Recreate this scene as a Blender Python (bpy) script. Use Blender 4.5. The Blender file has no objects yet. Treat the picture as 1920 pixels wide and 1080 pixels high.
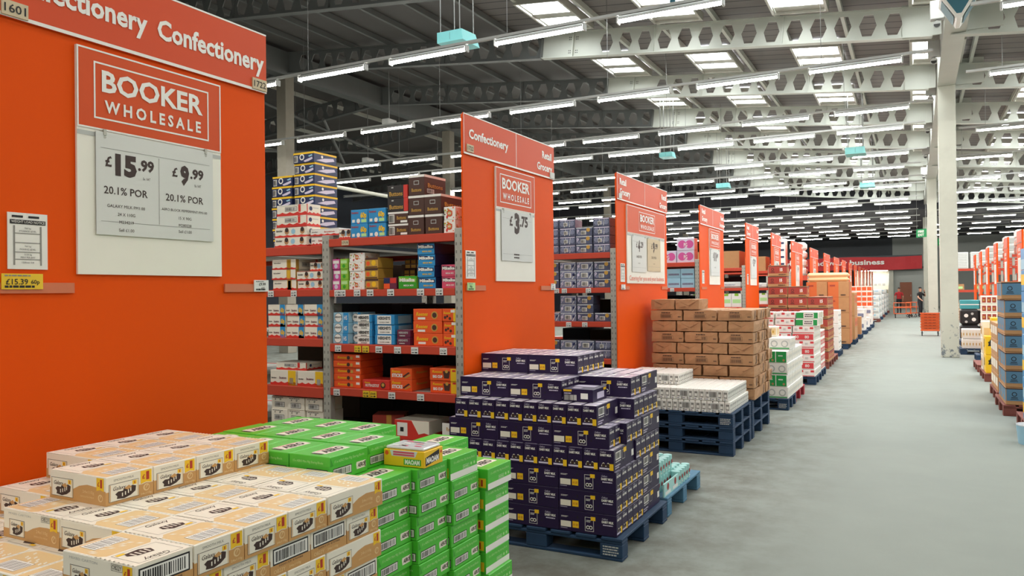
import bpy, math, random
from mathutils import Vector, Matrix
random.seed(7)
S = bpy.context.scene
COL = S.collection
# ---------------------------------------------------------------- camera
H_EYE = 1.70
FPX = 1445.0
def _cam_axes(vx=1714.0, vy=540.0, roll=0.012):
    ray = lambda x, y: Vector(((x-960)/FPX, (y-540)/FPX, 1.0))
    Y = ray(vx, vy).normalized()
    n = Y.cross(ray(vx-1000, vy+1000*roll)).normalized()
    if n.y > 0: n = -n
    return Y.cross(n), Y, n            # world X, Y, Z seen in camera axes (x right, y down, z ahead)
_ax = _cam_axes()
_right = Vector([a.x for a in _ax]); _down = Vector([a.y for a in _ax]); _fwd = Vector([a.z for a in _ax])
cam = bpy.data.cameras.new('camera'); cam_o = bpy.data.objects.new('camera', cam); COL.objects.link(cam_o)
M4 = Matrix((_right, -_down, -_fwd)).transposed().to_4x4(); M4.translation = (0, 0, H_EYE)
cam_o.matrix_world = M4
cam.sensor_width = 36; cam.lens = FPX*36/1920; cam.clip_end = 300; cam.clip_start = 0.05
S.camera = cam_o
# ---------------------------------------------------------------- world, exposure
w = bpy.data.worlds.new('sky'); S.world = w; w.use_nodes = True
w.node_tree.nodes['Background'].inputs[0].default_value = (0.75, 0.85, 1, 1)
w.node_tree.nodes['Background'].inputs[1].default_value = 0.8
S.view_settings.view_transform = 'Standard'; S.view_settings.look = 'None'
S.view_settings.gamma = 1; S.view_settings.use_curve_mapping = False
S.view_settings.exposure = 0.0
TUBE = 67.0       # radiance of the fluorescent diffusers
SKYLIGHT = 22.0   # radiance of the rooflight panes
S.cycles.max_bounces = 7; S.cycles.diffuse_bounces = 4; S.cycles.glossy_bounces = 3
S.cycles.transparent_max_bounces = 6; S.cycles.caustics_reflective = False; S.cycles.caustics_refractive = False
S.cycles.sample_clamp_indirect = 6
# ---------------------------------------------------------------- materials
def lin(c):
    c = c/255.0
    return c/12.92 if c <= 0.04045 else ((c+0.055)/1.055)**2.4
def rgb(h): return tuple(lin(int(h[i:i+2], 16)) for i in (1, 3, 5))
MATS = {}
def mat(name, hexc, rough=0.55, metal=0.0, var=0.06, scale=9.0, emit=0.0, spec=0.5, bump=0.0):
    if name in MATS: return MATS[name]
    m = bpy.data.materials.new(name); m.use_nodes = True
    nt = m.node_tree; b = nt.nodes['Principled BSDF']
    c = rgb(hexc)
    b.inputs['Roughness'].default_value = rough; b.inputs['Metallic'].default_value = metal
    b.inputs['Specular IOR Level'].default_value = spec
    tc = nt.nodes.new('ShaderNodeTexCoord'); nz = nt.nodes.new('ShaderNodeTexNoise')
    nz.inputs['Scale'].default_value = scale; nz.inputs['Detail'].default_value = 2
    nt.links.new(tc.outputs['Object'], nz.inputs['Vector'])
    mx = nt.nodes.new('ShaderNodeMix'); mx.data_type = 'RGBA'
    mx.inputs['A'].default_value = (*[x*(1-var) for x in c], 1); mx.inputs['B'].default_value = (*[min(1, x*(1+var)) for x in c], 1)
    nt.links.new(nz.outputs['Fac'], mx.inputs['Factor'])
    nt.links.new(mx.outputs['Result'], b.inputs['Base Color'])
    if emit:
        nt.links.new(mx.outputs['Result'], b.inputs['Emission Color']); b.inputs['Emission Strength'].default_value = emit
    if bump:
        bp = nt.nodes.new('ShaderNodeBump'); bp.inputs['Strength'].default_value = bump; bp.inputs['Distance'].default_value = 0.01
        nt.links.new(nz.outputs['Fac'], bp.inputs['Height']); nt.links.new(bp.outputs['Normal'], b.inputs['Normal'])
    m['b'] = 1
    MATS[name] = m
    return m
def nodes_of(m): return m.node_tree.nodes, m.node_tree.links, m.node_tree.nodes['Principled BSDF']

WHITE = mat('white_print', '#f0ede6', 0.42, var=0.02)
CREAM = mat('cream_card', '#eee7d6', 0.36, var=0.03)
TAN = mat('tan_print', '#c8965a', 0.4, var=0.04)
PALETAN = mat('pale_tan_print', '#e3c490', 0.36, var=0.03)
INK = mat('black_ink', '#1c191a', 0.6)
DKBROWN = mat('dark_brown_ink', '#3a2620', 0.6)
GREYINK = mat('grey_ink', '#8d8a85', 0.6)
YEL = mat('yellow_print', '#f2c21e', 0.5, var=0.03)
REDINK = mat('red_ink', '#b3341c', 0.5)
KRAFT = mat('kraft_card', '#b98a5c', 0.75, var=0.08, scale=14)
KRAFTPAPER = mat('kraft_paper', '#b58962', 0.8, var=0.14, scale=12, bump=0.5)
ORANGE = mat('orange_panel', '#ec5406', 0.55, var=0.03, scale=2.0, spec=0.12)
ORANGEHDR = mat('orange_header', '#d95028', 0.5, var=0.03, scale=2.0, spec=0.25)
ORANGESIGN = mat('orange_sign', '#da5220', 0.5, var=0.03, spec=0.25)
BEAMRED = mat('orange_red_steel', '#c34833', 0.5, var=0.06, spec=0.3)
FLAPSHADE = mat('kraft_fold_shade', '#8f6546', 0.8)
SLOTGREY = mat('slot_grey', '#77766f', 0.7)
GREYSTEEL = mat('grey_galvanised_steel', '#b4b2a8', 0.45, metal=0.3, var=0.1, scale=20)
STEELSHADE = mat('shaded_grey_steelwork', '#666967', 0.55, var=0.12, scale=1.5)  # roof steel with the dimmer left side's shade put into its colour
DARKSLOT = mat('dark_slot', '#3a3a38', 0.8)
PAPER = mat('white_paper', '#dcdcd8', 0.7, var=0.03, scale=4)
PAPERWARM = mat('yellowed_paper', '#d2c0a0', 0.7, var=0.04, scale=4)
SIGNWHITE = mat('white_sign_board', '#f2eee2', 0.5, var=0.02)
CLEAR = mat('clear_strip', '#d77b58', 0.2, var=0.04)
TICKET = mat('white_ticket', '#e8e8e4', 0.5, var=0.02)
TICKETYEL = mat('yellow_ticket', '#eec62c', 0.5, var=0.02)
GREEN = mat('green_card', '#4fbe36', 0.34, var=0.05)
GREENDK = mat('dark_green_card', '#38a028', 0.4, var=0.05)  # darker green for print, lid edges and one sweet box
GREENPALE = mat('pale_green_print', '#b8e49a', 0.5)
PURPLE = mat('purple_card', '#25173c', 0.42, var=0.08, spec=0.35)
LILAC = mat('lilac_print_and_glare', '#d8d0e4', 0.26, var=0.06)
NAVY = mat('navy_card', '#1d2a55', 0.4)
BLUECARD = mat('blue_card', '#2f8fc9', 0.45)
SKYBLUE = mat('pale_blue_card', '#9cc7dc', 0.5)
CHOC = mat('chocolate_card', '#4a2c22', 0.5)
BLACKCARD = mat('black_card', '#2c2726', 0.5)
REDCARD = mat('red_card', '#d3352a', 0.45)
ORCARD = mat('bright_orange_card', '#ee5a24', 0.42, var=0.04)
PINK = mat('pink_card', '#d0549a', 0.45)
ROSE = mat('rose_card', '#d8506e', 0.45)
LIME = mat('lime_card', '#8bbf3a', 0.45)
GOLD = mat('gold_card', '#c79a45', 0.4)
DKRED = mat('dark_red_card', '#a33a2e', 0.5)
MAROON = mat('maroon_card', '#6a2440', 0.45)
SLATE = mat('slate_blue_pack', '#80859c', 0.22, var=0.4, scale=34)
FILM_AND_GLINT = mat('film_and_glint', '#d6dade', 0.15, var=0.1, scale=25)
PALLETBLUE = mat('blue_painted_timber', '#1a3856', 0.75, var=0.3, scale=10)
PALLETRED = mat('brown_red_timber', '#7c4238', 0.75, var=0.22, scale=10)
PALLETBRIGHTRED = mat('red_painted_timber', '#a92f3a', 0.7, var=0.15, scale=10)
PALLETTEAL = mat('worn_blue_timber', '#4b7894', 0.75, var=0.35, scale=12)
TROLLEY = mat('orange_plastic', '#d9602c', 0.45, var=0.05)
BLACKRUBBER = mat('black_rubber', '#202022', 0.7)
TEALBOX = mat('teal_painted_box', '#7fc9c9', 0.5, var=0.03)
TEALTIN = mat('pale_teal_tin', '#a9dcd8', 0.35, var=0.05)
TIN = mat('tin_metal', '#c8cccb', 0.3, metal=0.8)
FRUIT = mat('dark_red_fruit_print', '#9c2d2a', 0.5)
PALEGREY = mat('pale_grey_print', '#bcbdb9', 0.5)
REDPRINT = mat('tea_red_print', '#d54348', 0.5)
GREENTEA = mat('deep_green_print', '#1f9a4c', 0.45)
FOAM = mat('pale_orange_sack', '#f0c89a', 0.7)
WRAP = mat('white_wrapped_goods', '#dcdeda', 0.3, var=0.14, scale=12)
LAMPBODY = mat('lamp_housing', '#b9bab6', 0.5)
TUBEM = mat('lit_diffuser', '#fffdf6', 0.4, var=0.0, emit=TUBE)
SKYM = mat('daylight_pane', '#f6fbff', 0.3, var=0.0, emit=SKYLIGHT)
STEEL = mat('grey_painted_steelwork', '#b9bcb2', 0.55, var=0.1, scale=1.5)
WIREM = mat('wire', '#8e8e8a', 0.4, metal=0.6)
SKIN = mat('skin', '#c79378', 0.6)
HAIR = mat('dark_hair', '#241c18', 0.7)
SHIRTBLACK = mat('black_shirt', '#1b1b1e', 0.8)
SHIRTRED = mat('red_shirt', '#b92a30', 0.8)
TROUSER = mat('dark_trousers', '#25262b', 0.8)
BANNER = mat('red_banner_cloth', '#c2272d', 0.6, var=0.08, scale=1.2)

# ---------------------------------------------------------------- mesh builder
_TXT = {}
def glyphs(s, bold=0.0, sp=1.0):
    k = (s, bold, sp)
    if k in _TXT: return _TXT[k]
    c = bpy.data.curves.new('t', 'FONT'); c.body = s; c.size = 1; c.resolution_u = 2; c.offset = bold; c.fill_mode = 'FRONT'; c.space_character = sp
    o = bpy.data.objects.new('t', c)
    me = o.to_mesh()
    vs = [(v.co.x, v.co.y) for v in me.vertices]; fs = [tuple(p.vertices) for p in me.polygons]
    o.to_mesh_clear(); bpy.data.objects.remove(o); bpy.data.curves.remove(c)
    x0 = min(v[0] for v in vs); x1 = max(v[0] for v in vs)
    out = ([(v[0]-x0, v[1]) for v in vs], fs, x1-x0)
    # keep faces facing up
    fs2 = []
    for f in fs:
        a = sum(out[0][f[i]][0]*out[0][f[(i+1) % len(f)]][1]-out[0][f[(i+1) % len(f)]][0]*out[0][f[i]][1] for i in range(len(f)))
        fs2.append(f if a >= 0 else tuple(reversed(f)))
    out = (out[0], fs2, out[2])
    _TXT[k] = out
    return out
CAPH = max(v[1] for v in glyphs('H')[0])

class Fr:
    """a flat printing frame: origin, u, v axes; lift along the outward normal"""
    def __init__(s, o, u, v, lift=0.0006):
        s.o = Vector(o); s.u = Vector(u).normalized(); s.v = Vector(v).normalized(); s.n = s.u.cross(s.v); s.l = lift
    def p(s, a, b, k): return s.o + s.u*a + s.v*b + s.n*(s.l*k)

class MB:
    def __init__(s): s.v = []; s.f = []; s.i = []; s.m = []; s.sm = []
    def mi(s, m):
        if m not in s.m: s.m.append(m)
        return s.m.index(m)
    def face(s, pts, m, smooth=False):
        b = len(s.v); s.v.extend(tuple(p) for p in pts); s.f.append(tuple(range(b, b+len(pts)))); s.i.append(s.mi(m)); s.sm.append(smooth)
    def mesh(s, vs, fs, m, smooth=False):
        b = len(s.v); s.v.extend(tuple(p) for p in vs); k = s.mi(m)
        for f in fs: s.f.append(tuple(b+i for i in f)); s.i.append(k); s.sm.append(smooth)
    def box(s, a, b, m, c=0.0, top=None):
        x0, y0, z0 = a; x1, y1, z1 = b
        if c <= 0:
            vs = [(x, y, z) for z in (z0, z1) for y in (y0, y1) for x in (x0, x1)]
            fs = [(0, 2, 3, 1), (4, 5, 7, 6), (0, 1, 5, 4), (2, 6, 7, 3), (0, 4, 6, 2), (1, 3, 7, 5)]
            s.mesh(vs, fs, m)
            if top: s.i[-5] = s.mi(top)
            return
        # chamfered box: three copies of every corner
        vs = []; idx = {}
        for iz, z in enumerate((z0, z1)):
            for iy, y in enumerate((y0, y1)):
                for ix, x in enumerate((x0, x1)):
                    sx, sy, sz = (1-2*ix)*c, (1-2*iy)*c, (1-2*iz)*c
                    idx[ix, iy, iz, 'x'] = len(vs); vs.append((x, y+sy, z+sz))
                    idx[ix, iy, iz, 'y'] = len(vs); vs.append((x+sx, y, z+sz))
                    idx[ix, iy, iz, 'z'] = len(vs); vs.append((x+sx, y+sy, z))
        fs = []
        g = lambda *a: idx[a]
        for i in (0, 1):
            q = [g(i, 0, 0, 'x'), g(i, 1, 0, 'x'), g(i, 1, 1, 'x'), g(i, 0, 1, 'x')]; fs.append(q if i else q[::-1])
            q = [g(0, i, 0, 'y'), g(0, i, 1, 'y'), g(1, i, 1, 'y'), g(1, i, 0, 'y')]; fs.append(q if i else q[::-1])
            q = [g(0, 0, i, 'z'), g(1, 0, i, 'z'), g(1, 1, i, 'z'), g(0, 1, i, 'z')]; fs.append(q if i else q[::-1])
        for i in (0, 1):
            for j in (0, 1):
                q = [g(0, i, j, 'y'), g(1, i, j, 'y'), g(1, i, j, 'z'), g(0, i, j, 'z')]; fs.append(q if i == j else q[::-1])
                if True: fs[-1] = fs[-1] if (i == j) else fs[-1]
                q = [g(i, 0, j, 'z'), g(i, 1, j, 'z'), g(i, 1, j, 'x'), g(i, 0, j, 'x')]; fs.append(q if i == j else q[::-1])
                q = [g(i, j, 0, 'x'), g(i, j, 1, 'x'), g(i, j, 1, 'y'), g(i, j, 0, 'y')]; fs.append(q if i == j else q[::-1])
        for ix in (0, 1):
            for iy in (0, 1):
                for iz in (0, 1):
                    q = [g(ix, iy, iz, 'x'), g(ix, iy, iz, 'y'), g(ix, iy, iz, 'z')]; fs.append(q)
        s.mesh(vs, fs, m)
        if top:
            s.i[len(s.i)-len(fs)+5] = s.mi(top)
    def tube(s, p0, p1, r, m, n=8, r1=None, caps=True, smooth=True):
        p0 = Vector(p0); p1 = Vector(p1); d = (p1-p0).normalized()
        a = d.cross(Vector((0, 0, 1)) if abs(d.z) < 0.9 else Vector((1, 0, 0))).normalized(); b = d.cross(a)
        r1 = r if r1 is None else r1
        vs = []
        for k in range(n):
            t = 2*math.pi*k/n; e = a*math.cos(t)+b*math.sin(t)
            vs.append(p0+e*r); vs.append(p1+e*r1)
        fs = [(2*k, 2*((k+1) % n), 2*((k+1) % n)+1, 2*k+1) for k in range(n)]
        s.mesh(vs, fs, m, smooth)
        if caps:
            s.face([vs[2*k] for k in range(n)][::-1], m); s.face([vs[2*k+1] for k in range(n)], m)
    # printing on a frame
    def rect(s, f, a, b, c, d, m, k=1): s.face([f.p(a, b, k), f.p(c, b, k), f.p(c, d, k), f.p(a, d, k)], m)
    def poly(s, f, pts, m, k=1): s.face([f.p(a, b, k) for a, b in pts], m)
    def border(s, f, a, b, c, d, t, m, k=1):
        s.rect(f, a, b, c, b+t, m, k); s.rect(f, a, d-t, c, d, m, k); s.rect(f, a, b+t, a+t, d-t, m, k); s.rect(f, c-t, b+t, c, d-t, m, k)
    def disc(s, f, a, b, r, m, k=1, n=14, ry=None): s.poly(f, [(a+r*math.cos(2*math.pi*i/n), b+(ry or r)*math.sin(2*math.pi*i/n)) for i in range(n)], m, k)
    def text(s, f, t, u, v, h, m, w=None, k=2, al='l', bold=0.0, shear=0.0, turn=0, sp=1.0):
        vs, fs, wid = glyphs(t, bold, sp)
        sy = h/CAPH; sx = sy if w is None else w/wid
        W = wid*sx; ox = {'l': 0, 'c': -W/2, 'r': -W}[al]
        out = []
        for x, y in vs:
            a, b = x*sx+ox+y*sy*shear, y*sy
            if turn == 180: a, b = -a, -b
            elif turn == 90: a, b = -b, a
            elif turn == -90: a, b = b, -a
            out.append(f.p(u+a, v+b, k))
        s.mesh(out, fs, m)
        return W
    def lines(s, f, a, b, c, d, n, m, k=2):
        hgt = (d-b)/(2*n-1)
        rr = random.Random(n*17+int(a*1000))
        for i in range(n):
            e = (c-a)*rr.uniform(0.75, 1.0); y = b+i*2*hgt
            x = a; 
            while x < a+e:
                wd = min(rr.uniform(0.06, 0.2)*(c-a), a+e-x); s.rect(f, x, y, x+wd, y+hgt, m, k); x += wd+0.03*(c-a)
    def barcode(s, f, a, b, c, d, k=1, edge=True, n=15):
        if edge: s.rect(f, a, b, c, d, INK, k)
        t = (d-b)*0.09 if edge else 0
        s.rect(f, a+t, b+t, c-t, d-t, WHITE, k+1)
        rr = random.Random(5); x = a+t*2.5; stop = c-t*2.5; st = (stop-x)/n
        for i in range(n):
            wd = st*rr.choice((0.35, 0.5, 0.7)); s.rect(f, x, b+t*2, x+wd, d-t*2, INK, k+2); x += st
    def data(s, name):
        me = bpy.data.meshes.new(name); me.from_pydata(s.v, [], s.f)
        for m in s.m: me.materials.append(m)
        me.polygons.foreach_set('material_index', s.i); me.polygons.foreach_set('use_smooth', s.sm)
        me.update(); return me

def box_frames(L, W, H, lift=0.0006):
    return {'F': Fr((-L/2, -W/2, 0), (1, 0, 0), (0, 0, 1), lift), 'B': Fr((L/2, W/2, 0), (-1, 0, 0), (0, 0, 1), lift),
            'R': Fr((L/2, -W/2, 0), (0, 1, 0), (0, 0, 1), lift), 'L': Fr((-L/2, W/2, 0), (0, -1, 0), (0, 0, 1), lift),
            'T': Fr((-L/2, -W/2, H), (1, 0, 0), (0, 1, 0), lift)}
# ---------------------------------------------------------------- object helpers
def obj(name, data, parent=None, loc=(0, 0, 0), rz=0.0):
    if isinstance(data, MB): data = data.data(name)
    o = bpy.data.objects.new(name, data); COL.objects.link(o)
    o.location = loc; o.rotation_euler = (0, 0, rz)
    if parent is not None: o.parent = parent
    return o
def tag(o, label, cat, group=None):
    o['label'] = label; o['category'] = cat
    if group: o['group'] = group
    return o
def thing(name, data, loc, label, cat, group=None, rz=0.0):
    return tag(obj(name, data, None, loc, rz), label, cat, group)
def part(name, data, parent, loc=(0, 0, 0), rz=0.0, label=None):
    o = obj(name, data, parent, loc, rz)
    if label: o['label'] = label
    return o
def struct(name, data, loc=(0, 0, 0), parent=None, rz=0.0):
    o = obj(name, data, parent, loc, rz)
    if parent is None: o['kind'] = 'structure'
    return o
def clone(root, loc, rz=0.0, label=None, group=None):
    r = root.copy(); COL.objects.link(r); r.location = loc; r.rotation_euler = (0, 0, rz)
    if label: r['label'] = label
    if group: r['group'] = group
    for ch in root.children:
        c = ch.copy(); COL.objects.link(c); c.parent = r
        for g in ch.children:
            d = g.copy(); COL.objects.link(d); d.parent = c
    return r
ORD = 'first second third fourth fifth sixth seventh eighth ninth tenth eleventh twelfth thirteenth fourteenth fifteenth sixteenth seventeenth eighteenth nineteenth twentieth twenty-first twenty-second twenty-third twenty-fourth twenty-fifth twenty-sixth twenty-seventh twenty-eighth twenty-ninth thirtieth'.split()
def o_(n): return ORD[min(n, len(ORD)-1)]
R90 = math.pi/2
def place(mesh, name, x, y, z, rz, label, cat, group):
    j = lambda a: random.uniform(-a, a)
    return thing(name, mesh, (x, y, z), label, cat, group, rz+j(0.0035))
# ================================================================ the building
def un_(px, py, X):
    d = Vector(((px-960)/FPX, (py-540)/FPX, 1)); wv = Vector((_right.x*d.x+_down.x*d.y+_fwd.x, _right.y*d.x+_down.y*d.y+_fwd.y, _right.z*d.x+_down.z*d.y+_fwd.z))
    t = X/wv.x; return (X, wv.y*t, H_EYE+wv.z*t)
def zone_mat(name, base, dark, scale, lo, hi, rough=0.5, bump=0.0, spec=0.5):
    m = mat(name, base, rough, var=0.05, scale=3, spec=spec); n, l, b = nodes_of(m)
    tc = n.new('ShaderNodeTexCoord'); z = n.new('ShaderNodeTexNoise'); z.inputs['Scale'].default_value = scale; z.inputs['Detail'].default_value = 6
    z.inputs['Roughness'].default_value = 0.65
    l.new(tc.outputs['Object'], z.inputs['Vector'])
    r = n.new('ShaderNodeValToRGB'); r.color_ramp.elements[0].position = lo; r.color_ramp.elements[1].position = hi
    l.new(z.outputs['Fac'], r.inputs['Fac'])
    mx = n.new('ShaderNodeMix'); mx.data_type = 'RGBA'
    src = b.inputs['Base Color'].links[0].from_socket
    l.new(r.outputs['Color'], mx.inputs['Factor']); l.new(src, mx.inputs['A']); mx.inputs['B'].default_value = (*rgb(dark), 1)
    l.new(mx.outputs['Result'], b.inputs['Base Color'])
    return m
FLOORM = zone_mat('painted_concrete', '#898f88', '#838983', 0.5, 0.45, 0.75, 0.7, 0, 0.15)
n, l, b = nodes_of(FLOORM)      # worn dirty patches beside the pallets and fine speckle
tc = n.new('ShaderNodeTexCoord'); sx = n.new('ShaderNodeSeparateXYZ'); l.new(tc.outputs['Object'], sx.inputs[0])
mp = n.new('ShaderNodeMapRange'); mp.inputs['From Min'].default_value = -0.5; mp.inputs['From Max'].default_value = -1.5
l.new(sx.outputs['X'], mp.inputs['Value'])
nz = n.new('ShaderNodeTexNoise'); nz.inputs['Scale'].default_value = 3.4; nz.inputs['Detail'].default_value = 8; nz.inputs['Roughness'].default_value = 0.7
l.new(tc.outputs['Object'], nz.inputs['Vector'])
rp = n.new('ShaderNodeMapRange'); rp.inputs['From Min'].default_value = 0.38; rp.inputs['From Max'].default_value = 0.62
l.new(nz.outputs['Fac'], rp.inputs['Value'])
mu = n.new('ShaderNodeMath'); mu.operation = 'MULTIPLY'; l.new(mp.outputs['Result'], mu.inputs[0]); l.new(rp.outputs['Result'], mu.inputs[1])
mx = n.new('ShaderNodeMix'); mx.data_type = 'RGBA'; mx.inputs['B'].default_value = (*rgb('#72726a'), 1)
l.new(mu.outputs[0], mx.inputs['Factor']); l.new(b.inputs['Base Color'].links[0].from_socket, mx.inputs['A']); l.new(mx.outputs['Result'], b.inputs['Base Color'])

WALLDK = mat('dark_grey_cladding', '#4c5055', 0.7, var=0.06, scale=0.5)
WALLNAVY = mat('blue_grey_cladding', '#39414d', 0.7, var=0.08, scale=0.5)
WALLDK2 = mat('black_brown_ceiling', '#33343a', 0.75, var=0.06, scale=0.5)
WALLGREY = mat('light_grey_wall', '#a9aea9', 0.7, var=0.04, scale=0.5)
WALLBEH = mat('pale_wall', '#b5b5b0', 0.8, var=0.04, scale=0.5)
COLM = zone_mat('white_column_paint', '#bfbfb1', '#b3b3a6', 1.2, 0.5, 0.75, 0.55)
n, l, b = nodes_of(COLM)
tc = n.new('ShaderNodeTexCoord'); sx = n.new('ShaderNodeSeparateXYZ'); l.new(tc.outputs['Object'], sx.inputs[0])
nz = n.new('ShaderNodeTexNoise'); nz.inputs['Scale'].default_value = 9; nz.inputs['Detail'].default_value = 7; nz.inputs['Roughness'].default_value = 0.75
l.new(tc.outputs['Object'], nz.inputs['Vector'])
mp = n.new('ShaderNodeMapRange'); mp.inputs['From Min'].default_value = 0.0; mp.inputs['From Max'].default_value = 1.9
mp.inputs['To Min'].default_value = 0.53; mp.inputs['To Max'].default_value = 0.76; l.new(sx.outputs['Z'], mp.inputs['Value'])
gt = n.new('ShaderNodeMath'); gt.operation = 'GREATER_THAN'; l.new(nz.outputs['Fac'], gt.inputs[0]); l.new(mp.outputs['Result'], gt.inputs[1])
mx = n.new('ShaderNodeMix'); mx.data_type = 'RGBA'; mx.inputs['B'].default_value = (*rgb('#6d7478'), 1)
l.new(gt.outputs[0], mx.inputs['Factor']); l.new(b.inputs['Base Color'].links[0].from_socket, mx.inputs['A']); l.new(mx.outputs['Result'], b.inputs['Base Color'])

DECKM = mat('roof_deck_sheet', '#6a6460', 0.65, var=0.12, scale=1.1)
n, l, b = nodes_of(DECKM)      # sheet laps: thin dark lines running with X, and shallow corrugation
tc = n.new('ShaderNodeTexCoord'); sx = n.new('ShaderNodeSeparateXYZ'); l.new(tc.outputs['Object'], sx.inputs[0])
dv = n.new('ShaderNodeMath'); dv.operation = 'MULTIPLY'; dv.inputs[1].default_value = 1/0.42; l.new(sx.outputs['Y'], dv.inputs[0])
fr = n.new('ShaderNodeMath'); fr.operation = 'FRACT'; l.new(dv.outputs[0], fr.inputs[0])
lt = n.new('ShaderNodeMath'); lt.operation = 'LESS_THAN'; lt.inputs[1].default_value = 0.10; l.new(fr.outputs[0], lt.inputs[0])
mx = n.new('ShaderNodeMix'); mx.data_type = 'RGBA'; mx.inputs['B'].default_value = (*rgb('#242221'), 1)
l.new(lt.outputs[0], mx.inputs['Factor']); l.new(b.inputs['Base Color'].links[0].from_socket, mx.inputs['A']); l.new(mx.outputs['Result'], b.inputs['Base Color'])

DECKSHADE = mat('shaded_roof_deck', '#5f5c5a', 0.7, var=0.12, scale=1.1)  # deck colour lowered to paint in the weaker light on the left
X_L, X_R, Y_B, Y_F, Y_END = -29.0, 14.0, -9.0, 80.0, 80.0
RIDGE = -16.5
roof_z = lambda x: (7.40-0.1*x) if x >= RIDGE else (7.40-0.1*RIDGE)-0.1*(RIDGE-x)
m = MB(); m.face([(X_L, Y_B, 0), (X_R, Y_B, 0), (X_R, Y_F, 0), (X_L, Y_F, 0)], FLOORM); struct('floor', m)
m = MB()
for a, c in ((X_L, RIDGE), (RIDGE, -9.0), (-9.0, X_R)):
    m.face([(a, Y_B, roof_z(a)), (a, Y_F, roof_z(a)), (c, Y_F, roof_z(c)), (c, Y_B, roof_z(c))], DECKM if a > -9.5 else DECKSHADE)
struct('ceiling', m)
def wallbox(name, a, b2, m_): mm = MB(); mm.box(a, b2, m_); return struct(name, mm)
wallbox('wall_left', (X_L-0.2, Y_B, 0), (X_L, Y_F, 9.2), WALLNAVY)
wallbox('wall_right', (X_R, Y_B, 0), (X_R+0.2, Y_F, 7.5), WALLGREY)
wallbox('wall_front', (X_L, Y_B-0.2, 0), (X_R, Y_B, 9.2), WALLBEH)
wallbox('wall_back_dark', (X_L, Y_F, 0), (-1.75, Y_F+0.2, 9.2), WALLDK)
wallbox('wall_back_light', (-1.75, Y_F, 0), (X_R, Y_F+0.2, 9.2), WALLGREY)
# castellated roof beams: one mesh, one copy every bay
BAY = 4.52; BY0 = 17.2
def beam_mesh(length, splices=(), dark=False):
    mb = MB(); d = 0.58; p = 0.47; hw = 0.165; hh = 0.215; zc = d/2; nx = int(length/p); t = 0.012
    for i in range(nx):
        x0 = i*p; x1 = x0+p; xc = x0+p/2
        solid = any(abs(xc-s) < 0.8 for s in splices) or (i % 23 == 0)
        for y in (-t, t):
            P = lambda a, bz: (a, y, bz)
            if solid: mb.face([P(x0, 0), P(x1, 0), P(x1, d), P(x0, d)], STEEL); continue
            hexp = [(xc-hw, zc), (xc-hw*0.52, zc-hh), (xc+hw*0.52, zc-hh), (xc+hw, zc), (xc+hw*0.52, zc+hh), (xc-hw*0.52, zc+hh)]
            mb.face([P(x0, 0), P(x1, 0), P(*hexp[2]), P(*hexp[1])], STEEL); mb.face([P(x0, d), P(x1, d), P(*hexp[4]), P(*hexp[5])], STEEL)
            mb.face([P(x0, 0), P(*hexp[1]), P(*hexp[0]), P(x0, zc)], STEEL); mb.face([P(x0, d), P(x0, zc), P(*hexp[0]), P(*hexp[5])], STEEL)
            mb.face([P(x1, 0), P(*hexp[2]), P(*hexp[3]), P(x1, zc)], STEEL); mb.face([P(x1, d), P(x1, zc), P(*hexp[3]), P(*hexp[4])], STEEL)
        if not solid:
            for k in range(6):
                a, c = hexp[k], hexp[(k+1) % 6]; mb.face([(a[0], -t, a[1]), (c[0], -t, c[1]), (c[0], t, c[1]), (a[0], t, a[1])], STEEL)
        if i % 6 == 5: mb.box((x1-0.008, -0.075, 0), (x1+0.008, 0.075, d), STEEL)
    for s in splices:          # bolted plates
        mb.box((s-0.02, -0.085, 0), (s+0.02, 0.085, d), STEEL)
        f = Fr((s, -t, 0), (1, 0, 0), (0, 0, 1), 0.003)
        for a in (-0.11, -0.07, 0.07, 0.11):
            for z in (0.1, 0.15, 0.42, 0.47): mb.disc(f, a, z, 0.014, DARKSLOT, 1, 6)
    L = nx*p
    mb.box((0, -0.09, -0.015), (L, 0.09, 0), STEEL); mb.box((0, -0.09, d), (L, 0.09, d+0.015), STEEL)
    if dark: mb.m = [STEELSHADE if q is STEEL else q for q in mb.m]
    return mb.data('roof_beam'), L
slope = math.atan(0.1)
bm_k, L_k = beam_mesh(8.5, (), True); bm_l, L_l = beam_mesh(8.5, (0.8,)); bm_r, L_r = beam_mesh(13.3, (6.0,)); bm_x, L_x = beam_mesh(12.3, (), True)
for k in range(-3, 8):
    y = BY0+BAY*k
    for me, x, sgn in ((bm_k, RIDGE, 1), (bm_l, RIDGE+L_k, 1), (bm_r, 0.70, 1)):
        o = struct('roof_beam', me, (x, y, 6.66-0.1*x)); o.rotation_euler = (0, slope, 0)
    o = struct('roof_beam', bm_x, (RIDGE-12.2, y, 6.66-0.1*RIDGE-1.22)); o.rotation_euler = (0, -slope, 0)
m = MB()
for k, x in enumerate([RIDGE+1.27*i for i in range(1, 24)]):
    if 0.4 < x < 1.2: continue
    m = MB(); z = roof_z(x)
    m.box((x-0.035, Y_B, z-0.15), (x+0.035, 51.5, z-0.015), STEEL if x > -8 else STEELSHADE); struct('roof_beam', m)
for x in (-19, -22, -25):
    m = MB(); z = roof_z(x); m.box((x-0.035, Y_B, z-0.15), (x+0.035, Y_F, z-0.015), STEEL); struct('roof_beam', m)
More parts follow.
